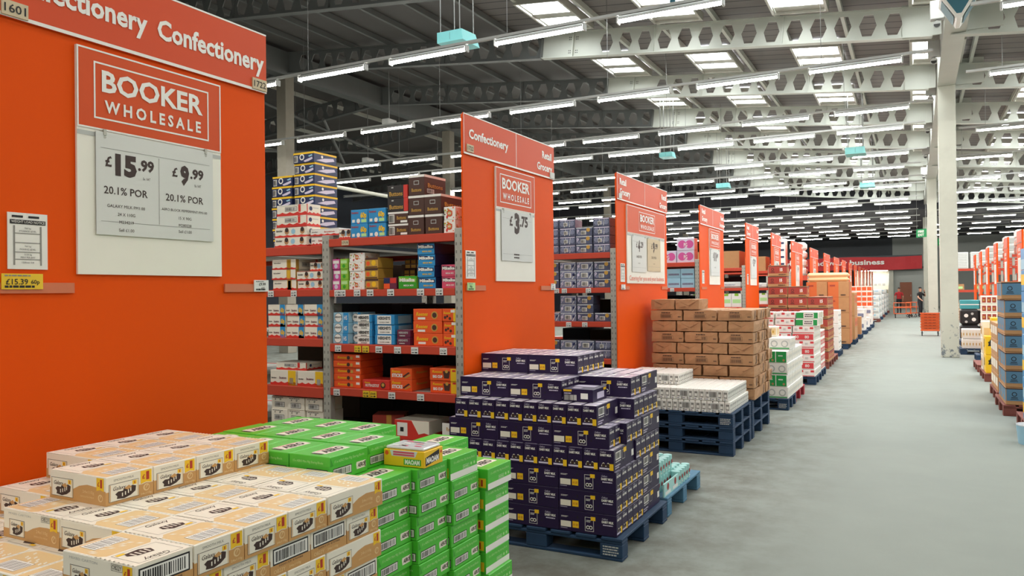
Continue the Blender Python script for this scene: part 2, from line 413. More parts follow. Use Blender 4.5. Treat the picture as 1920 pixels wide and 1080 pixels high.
# longitudinal girder over the white columns and over the far column line
CX = 0.76; CW = 0.19
m = MB(); m.box((CX-CW, Y_B, 6.62), (CX+CW, Y_F, 6.66), STEEL); m.box((CX-0.02, Y_B, 6.66), (CX+0.02, Y_F, 7.22), STEEL); m.box((CX-CW, Y_B, 7.20), (CX+CW, Y_F, 7.24), STEEL)
m.box((CX-CW, Y_B, 6.66), (CX-CW+0.02, Y_F, 7.2), STEEL); m.box((CX+CW-0.02, Y_B, 6.66), (CX+CW, Y_F, 7.2), STEEL)
struct('roof_beam', m)
m = MB(); m.box((RIDGE-0.17, Y_B, 8.2), (RIDGE+0.17, 51.5, 8.9), STEELSHADE); struct('roof_beam', m)
m = MB(); c = CW
m.box((-c, -c, 0), (c, c, 6.62), COLM, 0.012)
colme = m.data('column')
for y in (3.6+18.1, 21.7+18.1, 57.9): struct('column', colme, (CX, y, 0))
m = MB(); m.box((-0.18, -0.18, 0), (0.18, 0.18, 8.2), mat('shaded_grey_column', '#8c8678', 0.6, var=0.08), 0.01); colg = m.data('column')  # column grey darkened to carry the shade of the dim roof area
for k in range(0, 14, 2): struct('column', colg, (RIDGE, BY0+BAY*k, 0))
# flat solid gusset plates beside the girder where the beams meet it
m = MB(); m.box((-0.9, -0.02, 0), (-0.22, 0.02, 0.66), STEEL); m.box((0.22, -0.02, 0), (0.8, 0.02, 0.62), STEEL)
gm = m.data('roof_beam')
for k in range(-1, 8): struct('roof_beam', gm, (CX, BY0+BAY*k-0.03, 6.64))
# bracing in the dark roof beyond the ridge
for (a, b2) in (((-17, 15, 7.2), (-24, 22, 6.4)), ((-17.5, 20, 7.6), (-21, 26, 6.2)), ((-19, 17, 8.3), (-17, 24, 6.6)), ((-21, 18, 6.6), (-17, 30, 7.9)), ((-20, 24, 5.6), (-17, 33, 6.9))):
    m = MB(); m.tube(a, b2, 0.06, STEELSHADE, 6); struct('roof_beam', m)
# the far end has a lower dark ceiling without rooflights
m = MB(); m.box((X_L, 51.6, 6.36), (X_R, Y_F, 6.42), WALLDK2); struct('ceiling_far', m)
m = MB(); m.box((X_L, 51.55, 6.36), (X_R, 51.59, 9.2), WALLDK2); struct('wall_fascia', m)
for (a, b2) in ((un_(590, 343, -13.0), un_(752, 373, -13.0)),):
    m = MB(); m.tube(a, b2, 0.05, COLM, 8); struct('roof_beam', m)
# rooflights
def rooflight_mesh():
    mb = MB(); W_, D_ = 1.10, 2.0; hgt = 0.15
    mb.box((0, 0, -0.02), (0.05, D_, hgt), GREYSTEEL); mb.box((W_-0.05, 0, -0.02), (W_, D_, hgt), GREYSTEEL)
    mb.box((0.05, 0, -0.02), (W_-0.05, 0.05, hgt), GREYSTEEL); mb.box((0.05, D_-0.05, -0.02), (W_-0.05, D_, hgt), GREYSTEEL)
    mb.box((0.05, 0.84, 0.02), (W_-0.05, 1.16, hgt), GREYSTEEL)
    mb.box((0.07, D_-0.34, 0.03), (W_-0.07, D_-0.05, 0.05), GREYSTEEL)
    return mb.data('window')
def pane_mesh():
    mb = MB(); mb.face([(0.05, 0.05, 0.14), (0.05, 0.84, 0.14), (1.05, 0.84, 0.14), (1.05, 0.05, 0.14)], SKYM)
    mb.face([(0.05, 1.16, 0.14), (0.05, 1.95, 0.14), (1.05, 1.95, 0.14), (1.05, 1.16, 0.14)], SKYM); return mb.data('pane')
rl = rooflight_mesh(); pm = pane_mesh(); wn = 1
for k in range(-2, 7):
    for j in range(0, 8):
        x = -7.66+2.55*j
        if 0.3 < x < 1.2: continue
        o = struct('window_%d' % wn, rl, (x, BY0+BAY*k+2.2, 7.22-0.1*x)); o.rotation_euler = (0, slope, 0); wn += 1
        part('pane', pm, o)
# ---------------------------------------------------------------- fluorescent rows
FL = 1.54
def fitting():
    h = MB(); d = MB()
    prof = [(-0.055, 0.0), (-0.05, 0.04), (-0.03, 0.06), (0.03, 0.06), (0.05, 0.04), (0.055, 0.0)]
    for i in range(len(prof)-1):
        a, c = prof[i], prof[i+1]; h.face([(0, a[0], a[1]), (FL, a[0], a[1]), (FL, c[0], c[1]), (0, c[0], c[1])], LAMPBODY)
    for x in (0, FL):
        h.box((x-0.03 if x == 0 else x, -0.058, -0.055), (x if x == 0 else x+0.03, 0.058, 0.06), LAMPBODY, 0.008)
    prof = [(-0.054, 0.0), (-0.034, -0.028), (0.0, -0.038), (0.034, -0.028), (0.054, 0.0)]
    for i in range(len(prof)-1):
        a, c = prof[i], prof[i+1]; d.face([(0.02, c[0], c[1]), (FL-0.02, c[0], c[1]), (FL-0.02, a[0], a[1]), (0.02, a[0], a[1])], TUBEM, False)
    return h.data('housing'), d.data('diffuser')
hm, dm = fitting()
LZ = 5.80; PIT = 2.12
rail_cache = {}
def light_row(y, xs, side, ri, offs=0.0):
    x0, x1 = min(xs)-0.4, max(xs)+FL+0.5
    key = round(x1-x0, 2)
    t = obj('lighting_trunking', None, None, (x0, y, LZ)); 
    tag(t, 'grey lighting trunking rail of the %s row %s' % (o_(ri), side), 'rail', 'lighting rails')
    m = MB(); m.box((0, -0.03, 0.075), (x1-x0, 0.03, 0.12), LAMPBODY); part('rail', m, t)
    k = 0
    x = 0.6
    while x < x1-x0:
        zt = (roof_z(x0+x) if y < 51 else 6.36)-0.01
        m = MB(); m.tube((x, 0, 0.12), (x, 0, zt-LZ), 0.006, WIREM, 4, caps=False); part('wire', m, t); x += 4.24
    for i, x in enumerate(xs):
        t = obj('fluorescent_light', None, None, (x, y, LZ))
        tag(t, 'lit fluorescent tube fitting, %s in the %s row %s' % (o_(i), o_(ri), side), 'light', 'fluorescent lights')
        part('housing', hm, t); part('diffuser', dm, t)
ROWS = [11.1, 15.5, 19.6, 22.0, 26.2, 29.1, 32.4, 34.6, 39.6, 41.4, 46.1, 50.2, 54.4, 59.2, 63.2, 67.5]
for i, y in enumerate(ROWS):
    n_ = 9
    ph = -0.15-FL+0.12*((i*37) % 5-2)*0.4
    light_row(y, [ph-PIT*j for j in range(n_)], 'over the racks', i)
for i, y in enumerate([13.28, 17.39, 23.44, 28.3, 33.8, 38.2, 43, 47.5, 52, 57, 62, 68]):
    light_row(y, [1.2+0.15*(i % 3)+PIT*j for j in range(4)], 'beyond the white columns', i)
for i, y in enumerate([7.0, 3.0, -1.0, -5.0]):
    light_row(y, [-1.7-PIT*j for j in range(6)]+[1.3+PIT*j for j in range(3)], 'over the entrance end', i)
# ================================================================ printed cartons
CM = {}
def ops(mb, f, w_, h_, L):
    for o in L:
        t = o[0]
        if t == 'r': mb.rect(f, o[1]*w_, o[2]*h_, o[3]*w_, o[4]*h_, o[5], o[6] if len(o) > 6 else 1)
        elif t == 't': mb.text(f, o[1], o[2]*w_, o[3]*h_, o[4]*h_, o[5], (o[6]*w_ if o[6] else None), o[9] if len(o) > 9 else 3, 'l' if len(o) < 8 else o[7], o[8] if len(o) > 8 else 0.02)
        elif t == 'i': mb.text(f, o[1], o[2]*w_, o[3]*h_, o[4]*h_, o[5], (o[6]*w_ if o[6] else None), 4, 'l', 0.02, 0.25)
        elif t == 'u': mb.text(f, o[1], o[2]*w_, o[3]*h_, o[4]*h_, o[5], (o[6]*w_ if o[6] else None), 3, 'l', 0.01, 0, 180)
        elif t == 'b': mb.barcode(f, o[1]*w_, o[2]*h_, o[3]*w_, o[4]*h_, o[6] if len(o) > 6 else 2, o[5] if len(o) > 5 else True)
        elif t == 'd': mb.disc(f, o[1]*w_, o[2]*h_, o[3]*min(w_, h_), o[4], o[5] if len(o) > 5 else 2, 14, (o[6]*min(w_, h_) if len(o) > 6 else None))
        elif t == 'p': mb.poly(f, [(a*w_, b*h_) for a, b in o[1]], o[2], o[3] if len(o) > 3 else 2)
        elif t == 'o': mb.border(f, o[1]*w_, o[2]*h_, o[3]*w_, o[4]*h_, o[5]*min(w_, h_), o[6], o[7] if len(o) > 7 else 2)
        elif t == 'l': mb.lines(f, o[1]*w_, o[2]*h_, o[3]*w_, o[4]*h_, o[5], o[6], o[7] if len(o) > 7 else 3)
        elif t == 'w':     # scalloped band along the bottom up to v
            nn = o[3]; v = o[1]*h_
            for i in range(nn):
                a = w_*i/nn; c = w_*(i+1)/nn; mid = (a+c)/2
                mb.poly(f, [(a, 0), (c, 0), (c, v*0.75), (mid, v*(1.0 if i % 2 else 0.6)), (a, v*0.75)], o[2], 1)
def carton(key, L, D, H, base, F=(), R=None, T=(), Lf=None, B=None, top=None, c=0.0025, lift=0.0006):
    k = (key, round(L, 3), round(D, 3), round(H, 3))
    if k in CM: return CM[k]
    mb = MB(); mb.box((-L/2, -D/2, 0), (L/2, D/2, H), base, c, top)
    fr = box_frames(L, D, H, lift)
    for n_, wd, lst in (('F', L, F), ('R', D, R), ('T', L, T), ('L', D, Lf), ('B', L, B)):
        if lst: ops(mb, fr[n_], wd, D if n_ == 'T' else H, lst)
    CM[k] = mb.data(key); return CM[k]

# ================================================================ orange end panels
PX = -2.95
HEAD_B, HEAD_T = 2.737, 3.04
def panel(y0, y1, which, head=(), sign=None, detail=2, label=None, prices=(), foot=None, tickets=(), plates=(), notice=None):
    yc = (y0+y1)/2
    e = obj('end_panel', None, None, (PX, yc, 0)); tag(e, label, 'panel', None)
    lf = 0.0012 if detail == 2 else 0.003
    def fr(k=0.0): return Fr((k, -yc, 0), (0, 1, 0), (0, 0, 1), lf)
    m = MB(); m.box((-0.012, y0-yc, 0.0), (0, y1-yc, HEAD_T-0.01), ORANGE, 0.002); part('board', m, e)
    m = MB(); f = fr(0.012)
    m.box((0.0015, y0-yc, HEAD_B), (0.012, y1-yc, HEAD_T), ORANGEHDR)
    m.rect(f, y0, HEAD_B, y1, HEAD_B+0.014, WHITE); m.rect(f, y0, HEAD_T-0.008, y1, HEAD_T, WHITE); m.rect(f, y0, HEAD_B+0.014, y0+0.006, HEAD_T-0.008, WHITE)
    for h in head:
        if h[0] == 'div': m.rect(f, h[1]-0.004, HEAD_B+0.014, h[1]+0.004, HEAD_T-0.008, WHITE)
        else: m.text(f, h[0], h[1], h[2], h[3], WHITE, h[4], 2, h[5] if len(h) > 5 else 'l', 0.03)
    hd = part('header_sign', m, e, label='orange header sign with white lettering')
    for a, z, t in plates:
        m = MB(); f = fr(0.020); m.box((0.0125, a-yc, z), (0.020, a+0.095-yc, z+0.055), PAPERWARM if len(t) else PAPER)
        if t: m.text(f, t, a+0.008, z+0.012, 0.03, INK, 0.078, 1, 'l', 0.01)
        part('bay_number', m, hd, label='cream bay number plate')
    if sign:
        a, b = sign; m = MB(); f = fr(0.012); zb = 1.795; zo = 2.385; zt = 2.71; wd = b-a
        m.box((0.001, a-yc, zb), (0.012, b-yc, zt), SIGNWHITE)
        m.rect(f, a, zo, b, zt, ORANGESIGN); m.border(f, a, zo, b, zt, 0.007, WHITE, 2)
        lw = min(wd*0.8, 0.64)/2; la, lb = (a+b)/2-lw, (a+b)/2+lw
        m.border(f, la, 2.43, lb, 2.662, 0.007, WHITE, 2)
        m.text(f, 'BOOKER', (la+lb)/2, 2.547, 0.082, WHITE, (lb-la)*0.88, 3, 'c', 0.028)
        m.text(f, 'WHOLESALE', (la+lb)/2, 2.462, 0.047, WHITE, (lb-la)*0.84, 3, 'c', 0.03, 0, 0, 1.5)
        m.rect(f, a, zo-0.03, b, zo-0.012, PALEGREY)
        if foot: m.text(f, foot, (a+b)/2, 1.83, 0.055, ORANGEHDR, wd*0.92, 2, 'c', 0.0)
        sb = part('sign_board', m, e, label='orange and white sign board')
        for p in prices: p(sb, yc, fr)
    if notice:
        a = notice; m = MB(); f = fr(0.005); m.box((0.001, a-yc, 1.81), (0.005, a+0.147-yc, 2.02), WHITE)
        m.rect(f, a+0.008, 1.978, a+0.139, 1.994, INK); m.rect(f, a+0.015, 2.002, a+0.055, 2.01, INK); m.rect(f, a+0.075, 2.002, a+0.115, 2.01, INK)
        m.text(f, 'WEIGHT LOAD NOTICE', a+0.012, 1.982, 0.009, WHITE, 0.123, 2)
        for x in (a+0.02, a+0.118): m.rect(f, x, 1.825, x+0.006, 1.972, GREYINK)
        for z in (1.845, 1.872, 1.907, 1.942): m.rect(f, a+0.026, z, a+0.118, z+0.003, GREYINK)
        for t, z in (('964 kg', 1.960), ('STORAGE LEVEL', 1.949), ('964 kg', 1.893), ('PICKING LEVEL', 1.881), ('5153 kg', 1.862), ('MAX PER BAY', 1.851), ('1330mm C/S', 1.832)):
            m.text(f, t, a+0.072, z, 0.006, INK, None, 2, 'c')
        part('load_notice', m, e, label='white weight notice')
    for (a, b, kind, t) in tickets:
        m = MB(); m.box((0.001, a-yc, 1.72), (0.010, b-yc, 1.76), CLEAR); part('ticket_strip', m, e)
        if t:
            ta, tw, txt, mt, tz = t
            m = MB(); f = fr(0.016); m.box((0.011, ta-yc, tz), (0.016, ta+tw-yc, tz+0.058), mt)
            for (s_, u, v, h_) in txt: m.text(f, s_, ta+u, tz+v, h_, INK, None, 1, 'l', 0.01)
            m.lines(f, ta+0.01, tz+0.006, ta+tw*0.8, tz+0.014, 1, INK, 1); m.lines(f, ta+0.01, tz+0.048, ta+tw*0.7, tz+0.053, 1, GREYINK, 1)
            part('price_ticket', m, e, label='printed price ticket')
    return e
def sheet(a, b, za, zb, cols, mt=PAPER, skew=0.0):
    def go(e, yc, fr):
        m = MB(); f = Fr((0.019, -yc, 0), (0, 1, skew), (0, -skew, 1), 0.0008)
        P = lambda u, v, k=0: f.p(u, v, k)
        m.face([P(a, za), P(b, za), P(b, zb), P(a, zb)], mt); f2 = f
        m.face([P(a, za, -3), P(a, zb, -3), P(b, zb, -3), P(b, za, -3)], mt)
        for u in (a+0.04, b-0.04): m.disc(f, u, zb-0.02, 0.006, GREYSTEEL, 1, 8); m.box((0.012-0.0, u-0.006-yc, zb-0.012), (0.022, u+0.006-yc, zb+0.012), GREYSTEEL)
        n_ = len(cols); w_ = (b-a)/n_
        if n_ > 1: m.rect(f, a+w_-0.001, za+0.06, a+w_+0.001, zb-0.07, GREYINK)
        m.rect(f, a+0.02, zb-0.065, b-0.02, zb-0.0635, GREYINK); m.rect(f, a+0.02, za+0.055, b-0.02, za+0.0565, GREYINK)
        for i, (pound, pence, tail, big) in enumerate(cols):
            u = a+w_*(i+0.5)-0.012; hh = zb-za; z = zb-0.155*hh/0.42
            pw = 0.05*len(pound)*big
            m.text(f, '£', u-pw/2-0.045*big, z+0.018*big, 0.04*big, DKBROWN, 0.03*big, 1, 'l', 0.03)
            m.text(f, pound, u-pw/2, z-0.01*big, 0.078*big, DKBROWN, pw, 1, 'l', 0.06)
            m.text(f, '.'+pence, u+pw/2+0.006, z+0.02*big, 0.043*big, DKBROWN, 0.078*big, 1, 'l', 0.04)
            if len(tail) > 3 or hh > 0.5: m.text(f, 'Ex. VAT', u+pw/2+0.03, z-0.02*big, 0.011, DKBROWN, 0.035, 1)
            for j, (t, h_, dz) in enumerate(tail): m.lines(f, u-0.06, z-dz, u+0.06, z-dz+h_, 1, DKBROWN, 1) if t == '#' else m.text(f, t, u, z-dz, h_, DKBROWN, None, 1, 'c', 0.012 if h_ > 0.02 else 0)
        part('price_sheet', m, e, label='printed price sheet')
    return go
T1 = [('20.1% POR', 0.03, 0.095), ('GALAXY MILK PM1.00', 0.0125, 0.15), ('24 X 110G', 0.0125, 0.183), ('M234219', 0.0125, 0.215), ('Sell £1.00', 0.0125, 0.248)]
T2 = [('20.1% POR', 0.03, 0.095), ('AERO BLOCK PEPPERMINT PM1.00', 0.011, 0.14), ('15 X 90G', 0.0125, 0.175), ('M280228', 0.0125, 0.207), ('Sell £1.00', 0.0125, 0.235)]
panel(1.15, 2.928, 0, head=(('Confectionery', 1.60, 2.842, 0.082, 0.635), ('Confectionery', 2.285, 2.842, 0.082, 0.625)), sign=(1.913, 2.629),
      prices=(sheet(1.988, 2.575, 1.958, 2.378, [('15', '99', T1, 1.0), ('9', '99', T2, 0.95)], skew=-0.0),),
      label='big orange end panel behind the tan and green carton stacks', notice=1.65,
      plates=((1.628, 2.742, '1601'), (2.83, 2.745, '1722')),
      tickets=((1.62, 1.90, 0, (1.622, 0.15, (('£15.39', 0.015, 0.018, 0.02), ('60p', 0.105, 0.02, 0.015)), TICKETYEL, 1.735)),
               (2.65, 2.926, 0, (2.83, 0.096, (('£9.99', 0.03, 0.03, 0.014), ('6X2', 0.045, 0.012, 0.01)), TICKET, 1.722))))
panel(4.885, 6.50, 1, head=(('Confectionery', 4.96, 2.865, 0.066, 0.63), ('div', 5.735), ('Retail', 6.44, 2.905, 0.062, None, 'r'), ('Grocery', 6.45, 2.795, 0.062, None, 'r')), sign=(5.37, 6.075),
      prices=(sheet(5.448, 6.02, 1.962, 2.372, [('3', '75', [('#', 0.012, 0.21), ('#', 0.012, 0.235)], 1.9)]),),
      label='orange end panel behind the purple carton stack', notice=4.91, plates=((4.925, 2.758, '1722'), (6.40, 2.745, '')),
      tickets=((4.91, 5.2, 0, (4.915, 0.11, (('90p', 0.03, 0.02, 0.016),), GREENPALE, 1.722)), (6.2, 6.49, 0, (6.40, 0.09, (('£9', 0.03, 0.02, 0.016),), TICKET, 1.722))))
panel(8.20, 10.18, 2, head=(('Retail', 8.28, 2.915, 0.07, None), ('Grocery', 8.28, 2.80, 0.07, None), ('div', 9.2), ('Retail', 10.12, 2.905, 0.066, None, 'r'), ('Grocery', 10.14, 2.79, 0.066, None, 'r')), sign=(8.52, 10.03),
      prices=(sheet(8.68, 9.22, 1.93, 2.36, [('4', '29', [('34.8% POR', 0.03, 0.10), ('Sell £1.09', 0.013, 0.17)], 1.5)]), sheet(9.27, 9.82, 1.95, 2.36, [('9', '99', [('20.1% POR', 0.03, 0.10), ('Sell £1.00', 0.013, 0.17)], 1.5)], PAPERWARM)),
      label='orange end panel behind the brown paper bundles', foot='Catering for you and your business', notice=8.31, plates=((8.25, 2.755, ''),),
      tickets=((8.3, 8.6, 0, (8.305, 0.13, (('£2', 0.03, 0.02, 0.016),), TICKET, 1.722)), (9.9, 10.17, 0, None)), detail=1)
panel(11.99, 13.69, 3, head=(('Retail', 12.08, 2.915, 0.07, None), ('Grocery', 12.08, 2.80, 0.07, None), ('div', 12.83), ('Retail', 13.62, 2.905, 0.066, None, 'r'), ('Grocery', 13.64, 2.79, 0.066, None, 'r')), sign=(12.58, 13.33),
      prices=(sheet(12.62, 13.28, 1.94, 2.37, [('11', '49', [('Sell £1.00', 0.02, 0.14)], 1.6)]),), label='orange end panel with one price sheet, above the brown bundles', notice=12.1, detail=1,
      tickets=((12.05, 12.4, 0, None), (13.4, 13.68, 0, None)))
panel(15.69, 17.09, 4, head=(('Retail', 15.76, 2.915, 0.07, None), ('Grocery', 15.76, 2.80, 0.07, None), ('div', 16.4), ('Retail', 17.03, 2.90, 0.066, None, 'r')), sign=(16.1, 16.8),
      prices=(sheet(16.13, 16.77, 1.94, 2.37, [('3', '79', [], 1.8)]),), label='orange end panel over the white and red carton stack', notice=15.78, detail=1)
far = [(18.78, 20.22, 'the red tray tower'), (22.1, 24.45, 'the end of the red trays'), (26.35, 28.65, 'the white wrapped sacks'), (30.62, 32.9, 'the orange brown boxes'),
       (34.68, 37.1, 'the pale orange sacks'), (38.7, 40.9, 'the tall brown boxes'), (42.95, 45.1, 'the white buckets')]
for k, (a, b, where) in enumerate(far):
    panel(a, b, 5+k, head=(('Retail', a+0.08, 2.915, 0.07, None), ('div', (a+b)/2), ('Retail', b-0.08, 2.9, 0.066, None, 'r')), sign=((a+b)/2-0.36, (a+b)/2+0.36),
          prices=(sheet((a+b)/2-0.32, (a+b)/2+0.32, 1.94, 2.37, [('5', '99', [], 1.8)]),), label='distant orange end panel rising behind %s' % where, detail=1)
for k, a in enumerate([46.9, 50.8, 54.8, 58.8, 62.8, 66.7]):
    e = panel(a, a+2.2, 12+k, sign=(a+0.7, a+1.5), label='small far orange end panel, %s before the red banner' % o_(5-k), detail=1)

# ================================================================ racks behind the end panels
UPZ = 2.17
def upright_mesh():
    m = MB(); m.box((-0.037, -0.03, 0), (0.037, 0.03, UPZ+0.02), GREYSTEEL, 0.004)
    f = Fr((-0.037, -0.03, 0), (1, 0, 0), (0, 0, 1), 0.0012)
    z = 0.08
    while z < UPZ:
        m.rect(f, 0.012, z, 0.022, z+0.022, SLOTGREY); m.rect(f, 0.050, z, 0.060, z+0.022, SLOTGREY); z += 0.06
    m.box((-0.036, -0.05, 0), (0.036, 0.05, 0.008), GREYSTEEL)
    return m.data('upright')
UPM = upright_mesh()
def ticket_mesh(mt, t):
    m = MB(); m.box((-0.032, -0.004, 0), (0.032, 0, 0.052), mt); f = Fr((-0.032, -0.004, 0), (1, 0, 0), (0, 0, 1), 0.001)
    m.text(f, t, 0.006, 0.024, 0.016, INK, 0.05, 1, 'l', 0.01); m.rect(f, 0.006, 0.008, 0.03, 0.014, INK); m.rect(f, 0.036, 0.006, 0.056, 0.016, INK)
    return m.data('price_ticket')
TK = {}
def tick(t, yel=False):
    k = (t, yel)
    if k not in TK: TK[k] = ticket_mesh(TICKETYEL if yel else TICKET, t)
    return TK[k]
def rack(y0, y1, nb, levels, label, tickets=(), detail=True, plate=None, x0=-3.0):
    r = obj('storage_rack', None, None, (x0, y0, 0)); tag(r, label, 'rack')
    D = y1-y0; P = 1.28; fb = []
    for j in range(nb+1):
        for yy in (0.03, D-0.03) if detail else (0.03,): part('upright', UPM, r, (-P*j, yy, 0))
    for j in range(nb):
        xa, xb = -P*j-0.038, -P*(j+1)+0.038
        for (z0, z1) in levels[min(j, len(levels)-1)]:
            m = MB(); m.box((xb, -0.004, z0), (xa, 0.045, z1), BEAMRED, 0.004); fb.append((xb, xa, z0, z1, part('beam', m, r)))
            if detail:
                m = MB(); m.box((xb, D-0.045, z0), (xa, D, z1), BEAMRED, 0.004); part('beam', m, r)
            m = MB(); m.box((xb, 0.046, z1-0.022), (xa, D-0.046, z1-0.002), GREYSTEEL); part('shelf_deck', m, r)
    for (x, z, t, yel) in tickets:
        own = [q[4] for q in fb if q[0]-.05 <= x-x0 <= q[1]+.05 and abs((q[2]+q[3])/2-z-.026) < .05]
        part('price_ticket', tick(t, yel), own[0] if own else r, (x-x0, -0.0065, z), label='yellow price ticket' if yel else 'white price ticket')
    if plate:
        m = MB(); m.box((0, -0.012, 0), (0.07, -0.0065, 0.04), PAPERWARM); f = Fr((0, -0.012, 0), (1, 0, 0), (0, 0, 1), 0.001); m.text(f, plate[2], 0.006, 0.010, 0.02, INK, 0.058, 1, 'l', 0.01)
        part('bay_number', m, r, (plate[0]-x0, 0, plate[1]))
    return r
LV1 = [(2.092, 2.156), (1.685, 1.74), (1.238, 1.302), (0.882, 0.946), (0.45, 0.515)]
LV2 = [(2.038, 2.11), (1.689, 1.748), (1.272, 1.34), (0.85, 0.937), (0.45, 0.515)]
tk = [(-4.21+0.06, 1.688, '£7.89', 0), (-4.10, 1.688, '£7.89', 0), (-3.95, 1.688, '£12.49', 0), (-3.82, 1.688, '£8.69', 0), (-3.62, 1.688, '£14.89', 0), (-3.34, 1.688, '£15.49', 0), (-3.17, 1.688, '£13.49', 0), (-4.62, 1.69, '£6.99', 0), (-4.88, 1.69, '£6.99', 0),
      (-4.15, 1.24, '£18.79', 0), (-3.95, 1.24, '£11.85', 1), (-3.87, 1.24, '£11.85', 1), (-3.74, 1.24, '£20.49', 0), (-3.56, 1.24, '£10.19', 0), (-3.40, 1.24, '£17.99', 0), (-3.14, 1.24, '£16.29', 0),
      (-4.17, 0.884, '£9.99', 0), (-3.87, 0.884, '£8.85', 1), (-3.80, 0.884, '£8.85', 1), (-3.62, 0.884, '£8.99', 0), (-3.35, 0.884, '£17.49', 0)]
rack(4.9, 6.49, 3, [LV1, LV2], 'orange beamed grey rack full of sweet cartons behind the green stack', tk, True, (-4.10, 2.10, '1719'))
LV3 = [(2.08, 2.146), (1.687, 1.747), (1.298, 1.36), (0.88, 0.94), (0.45, 0.51)]
rack(8.22, 10.17, 2, [LV3], 'grey rack of dark multipacks between the panels above the purple stack', [(-3.6, 1.69, '£17.49', 0), (-3.3, 1.69, '£9.79', 0), (-3.55, 1.30, '£4.79', 0), (-3.35, 1.30, '£4.79', 0), (-3.7, 1.69, '£8.49', 0)])
rack(1.35, 2.86, 2, [LV3], 'grey rack standing hidden behind the big orange panel')
rack(12.01, 13.68, 2, [LV3], 'grey rack of pink and blue packs behind the brown bundles', [(-3.4, 1.69, '£2.49', 0)])
rack(15.71, 17.08, 2, [LV3], 'grey rack with an empty bay beyond the brown bundles')
rack(18.8, 20.2, 2, [LV3], 'grey rack of white sacks seen over the white cartons')
for k, (a, b, where) in enumerate(far[1:]): rack(a+0.02, b, 1, [LV3[:3]], 'distant grey rack under the panel behind %s' % where, (), False)
# ================================================================ goods on the sweet rack
def stack(name, me_fn, x0, x1, z, H, n, D, y, desc, cat, group, where, rz=0.0, gap=0.0015):
    L = x1-x0-0.004
    me = me_fn(L, D, H)
    for i in range(n):
        pos = '' if n == 1 else (', on top' if i == n-1 else (', at the bottom' if i == 0 else ', %s up' % o_(i)))
        lab = desc+' '+where+pos
        thing(name, me, ((x0+x1)/2+random.uniform(-.003, .003), y+D/2+random.uniform(0, .012), z+i*(H+gap)), lab, cat, group, rz+random.uniform(-.012, .012))
def c_kinder(L, D, H):
    a = [('w', .3, REDCARD, 9), ('t', 'kinder', .06, .5, .14, INK, .22), ('t', 'bueno', .5, .45, .22, REDINK, .36), ('r', .02, .9, .98, .96, PALEGREY)]
    return carton('kind', L, D, H, WHITE, a, [('w', .3, REDCARD, 5), ('b', .25, .35, .75, .75)], [('r', .1, .2, .9, .5, PALEGREY)])
def c_bluesix(L, D, H):
    return carton('sixty', L, D, H, BLUECARD, [('t', '60p', .58, .42, .34, YEL, .36, 'l', .05), ('t', 'bueno', .06, .72, .16, REDINK, .4), ('d', .45, .2, .16, WHITE), ('r', .38, .0, .52, .1, REDCARD), ('r', .62, .08, .92, .3, GREENPALE), ('r', .08, .1, .24, .3, WHITE)], [('r', .1, .1, .5, .4, GREENPALE)])
def c_wb(L, D, H):      # white cartons with a barcode end and red scallops
    return carton('wbar', L, D, H, CREAM, [('w', .34, REDCARD, 8), ('r', .72, .3, .8, 1, REDCARD), ('b', .28, .42, .68, .8), ('r', .06, .9, .9, .95, PALEGREY)], [('w', .3, REDCARD, 7), ('d', .28, .6, .2, NAVY), ('r', .42, .65, .85, .72, PALEGREY), ('r', 0, .2, .06, 1, REDCARD)], [('r', .1, .3, .7, .36, PALEGREY), ('r', .1, .6, .5, .66, PALEGREY)])
def c_face(L, D, H):    # white tray with small portraits
    return carton('portr', L, D, H, CREAM, [('w', .22, REDCARD, 9), ('d', .38, .55, .3, KRAFT), ('d', .38, .72, .24, DKBROWN, 3), ('d', .86, .55, .3, KRAFT), ('d', .86, .72, .24, DKBROWN, 3), ('t', 'kinder', .05, .55, .2, INK, .2), ('d', .58, .55, .28, SKYBLUE), ('r', .0, .97, 1, 1, REDCARD)], [('w', .22, REDCARD, 7), ('d', .3, .55, .25, NAVY), ('r', .45, .5, .9, .6, PALEGREY)])
def c_navy(L, D, H):
    return carton('navy', L, D, H, NAVY, [('r', 0, .82, 1, 1, YEL), ('r', .04, .1, .22, .7, WHITE), ('b', .05, .15, .21, .65, False), ('d', .42, .55, .3, WHITE), ('d', .42, .55, .18, NAVY, 3), ('p', [(.5, .2), (.7, .35), (.92, .5), (.94, .3), (.74, .12), (.56, .06)], LILAC), ('p', [(.72, .62), (.9, .75), (.94, .62), (.78, .52)], SKYBLUE)], [('r', 0, .82, 1, 1, YEL), ('p', [(.1, .2), (.45, .5), (.85, .65), (.9, .4), (.5, .15)], LILAC), ('d', .35, .6, .14, WHITE)])
def c_twirl(L, D, H):
    return carton('twirl', L, D, H, CHOC, [('r', 0, .88, 1, 1, WHITE), ('t', 'Buttons', .2, .18, .16, GOLD, .62), ('o', .34, .52, .66, .72, .03, PALEGREY)], [('r', 0, .88, 1, 1, WHITE), ('t', 'Buttons', .15, .4, .2, GOLD, .7), ('b', .1, .1, .45, .35)], [('r', .1, .2, .9, .3, WHITE)])
def c_twirlflat(L, D, H):
    return carton('twirlf', L, D, H, CHOC, [('r', 0, .84, 1, 1, WHITE), ('r', .04, .08, .32, .78, WHITE), ('b', .06, .14, .3, .72, False), ('t', 'Buttons', .44, .35, .28, GOLD, .46), ('r', .62, .08, .95, .26, WHITE)])
def c_black(L, D, H):
    return carton('blackred', L, D, H, BLACKCARD, [('r', .8, 0, 1, 1, REDCARD), ('t', 'Buttons', .1, .2, .32, GOLD, .66), ('r', .2, .8, .3, .9, PALEGREY)], [('r', 0, 0, 1, 1, REDCARD)])
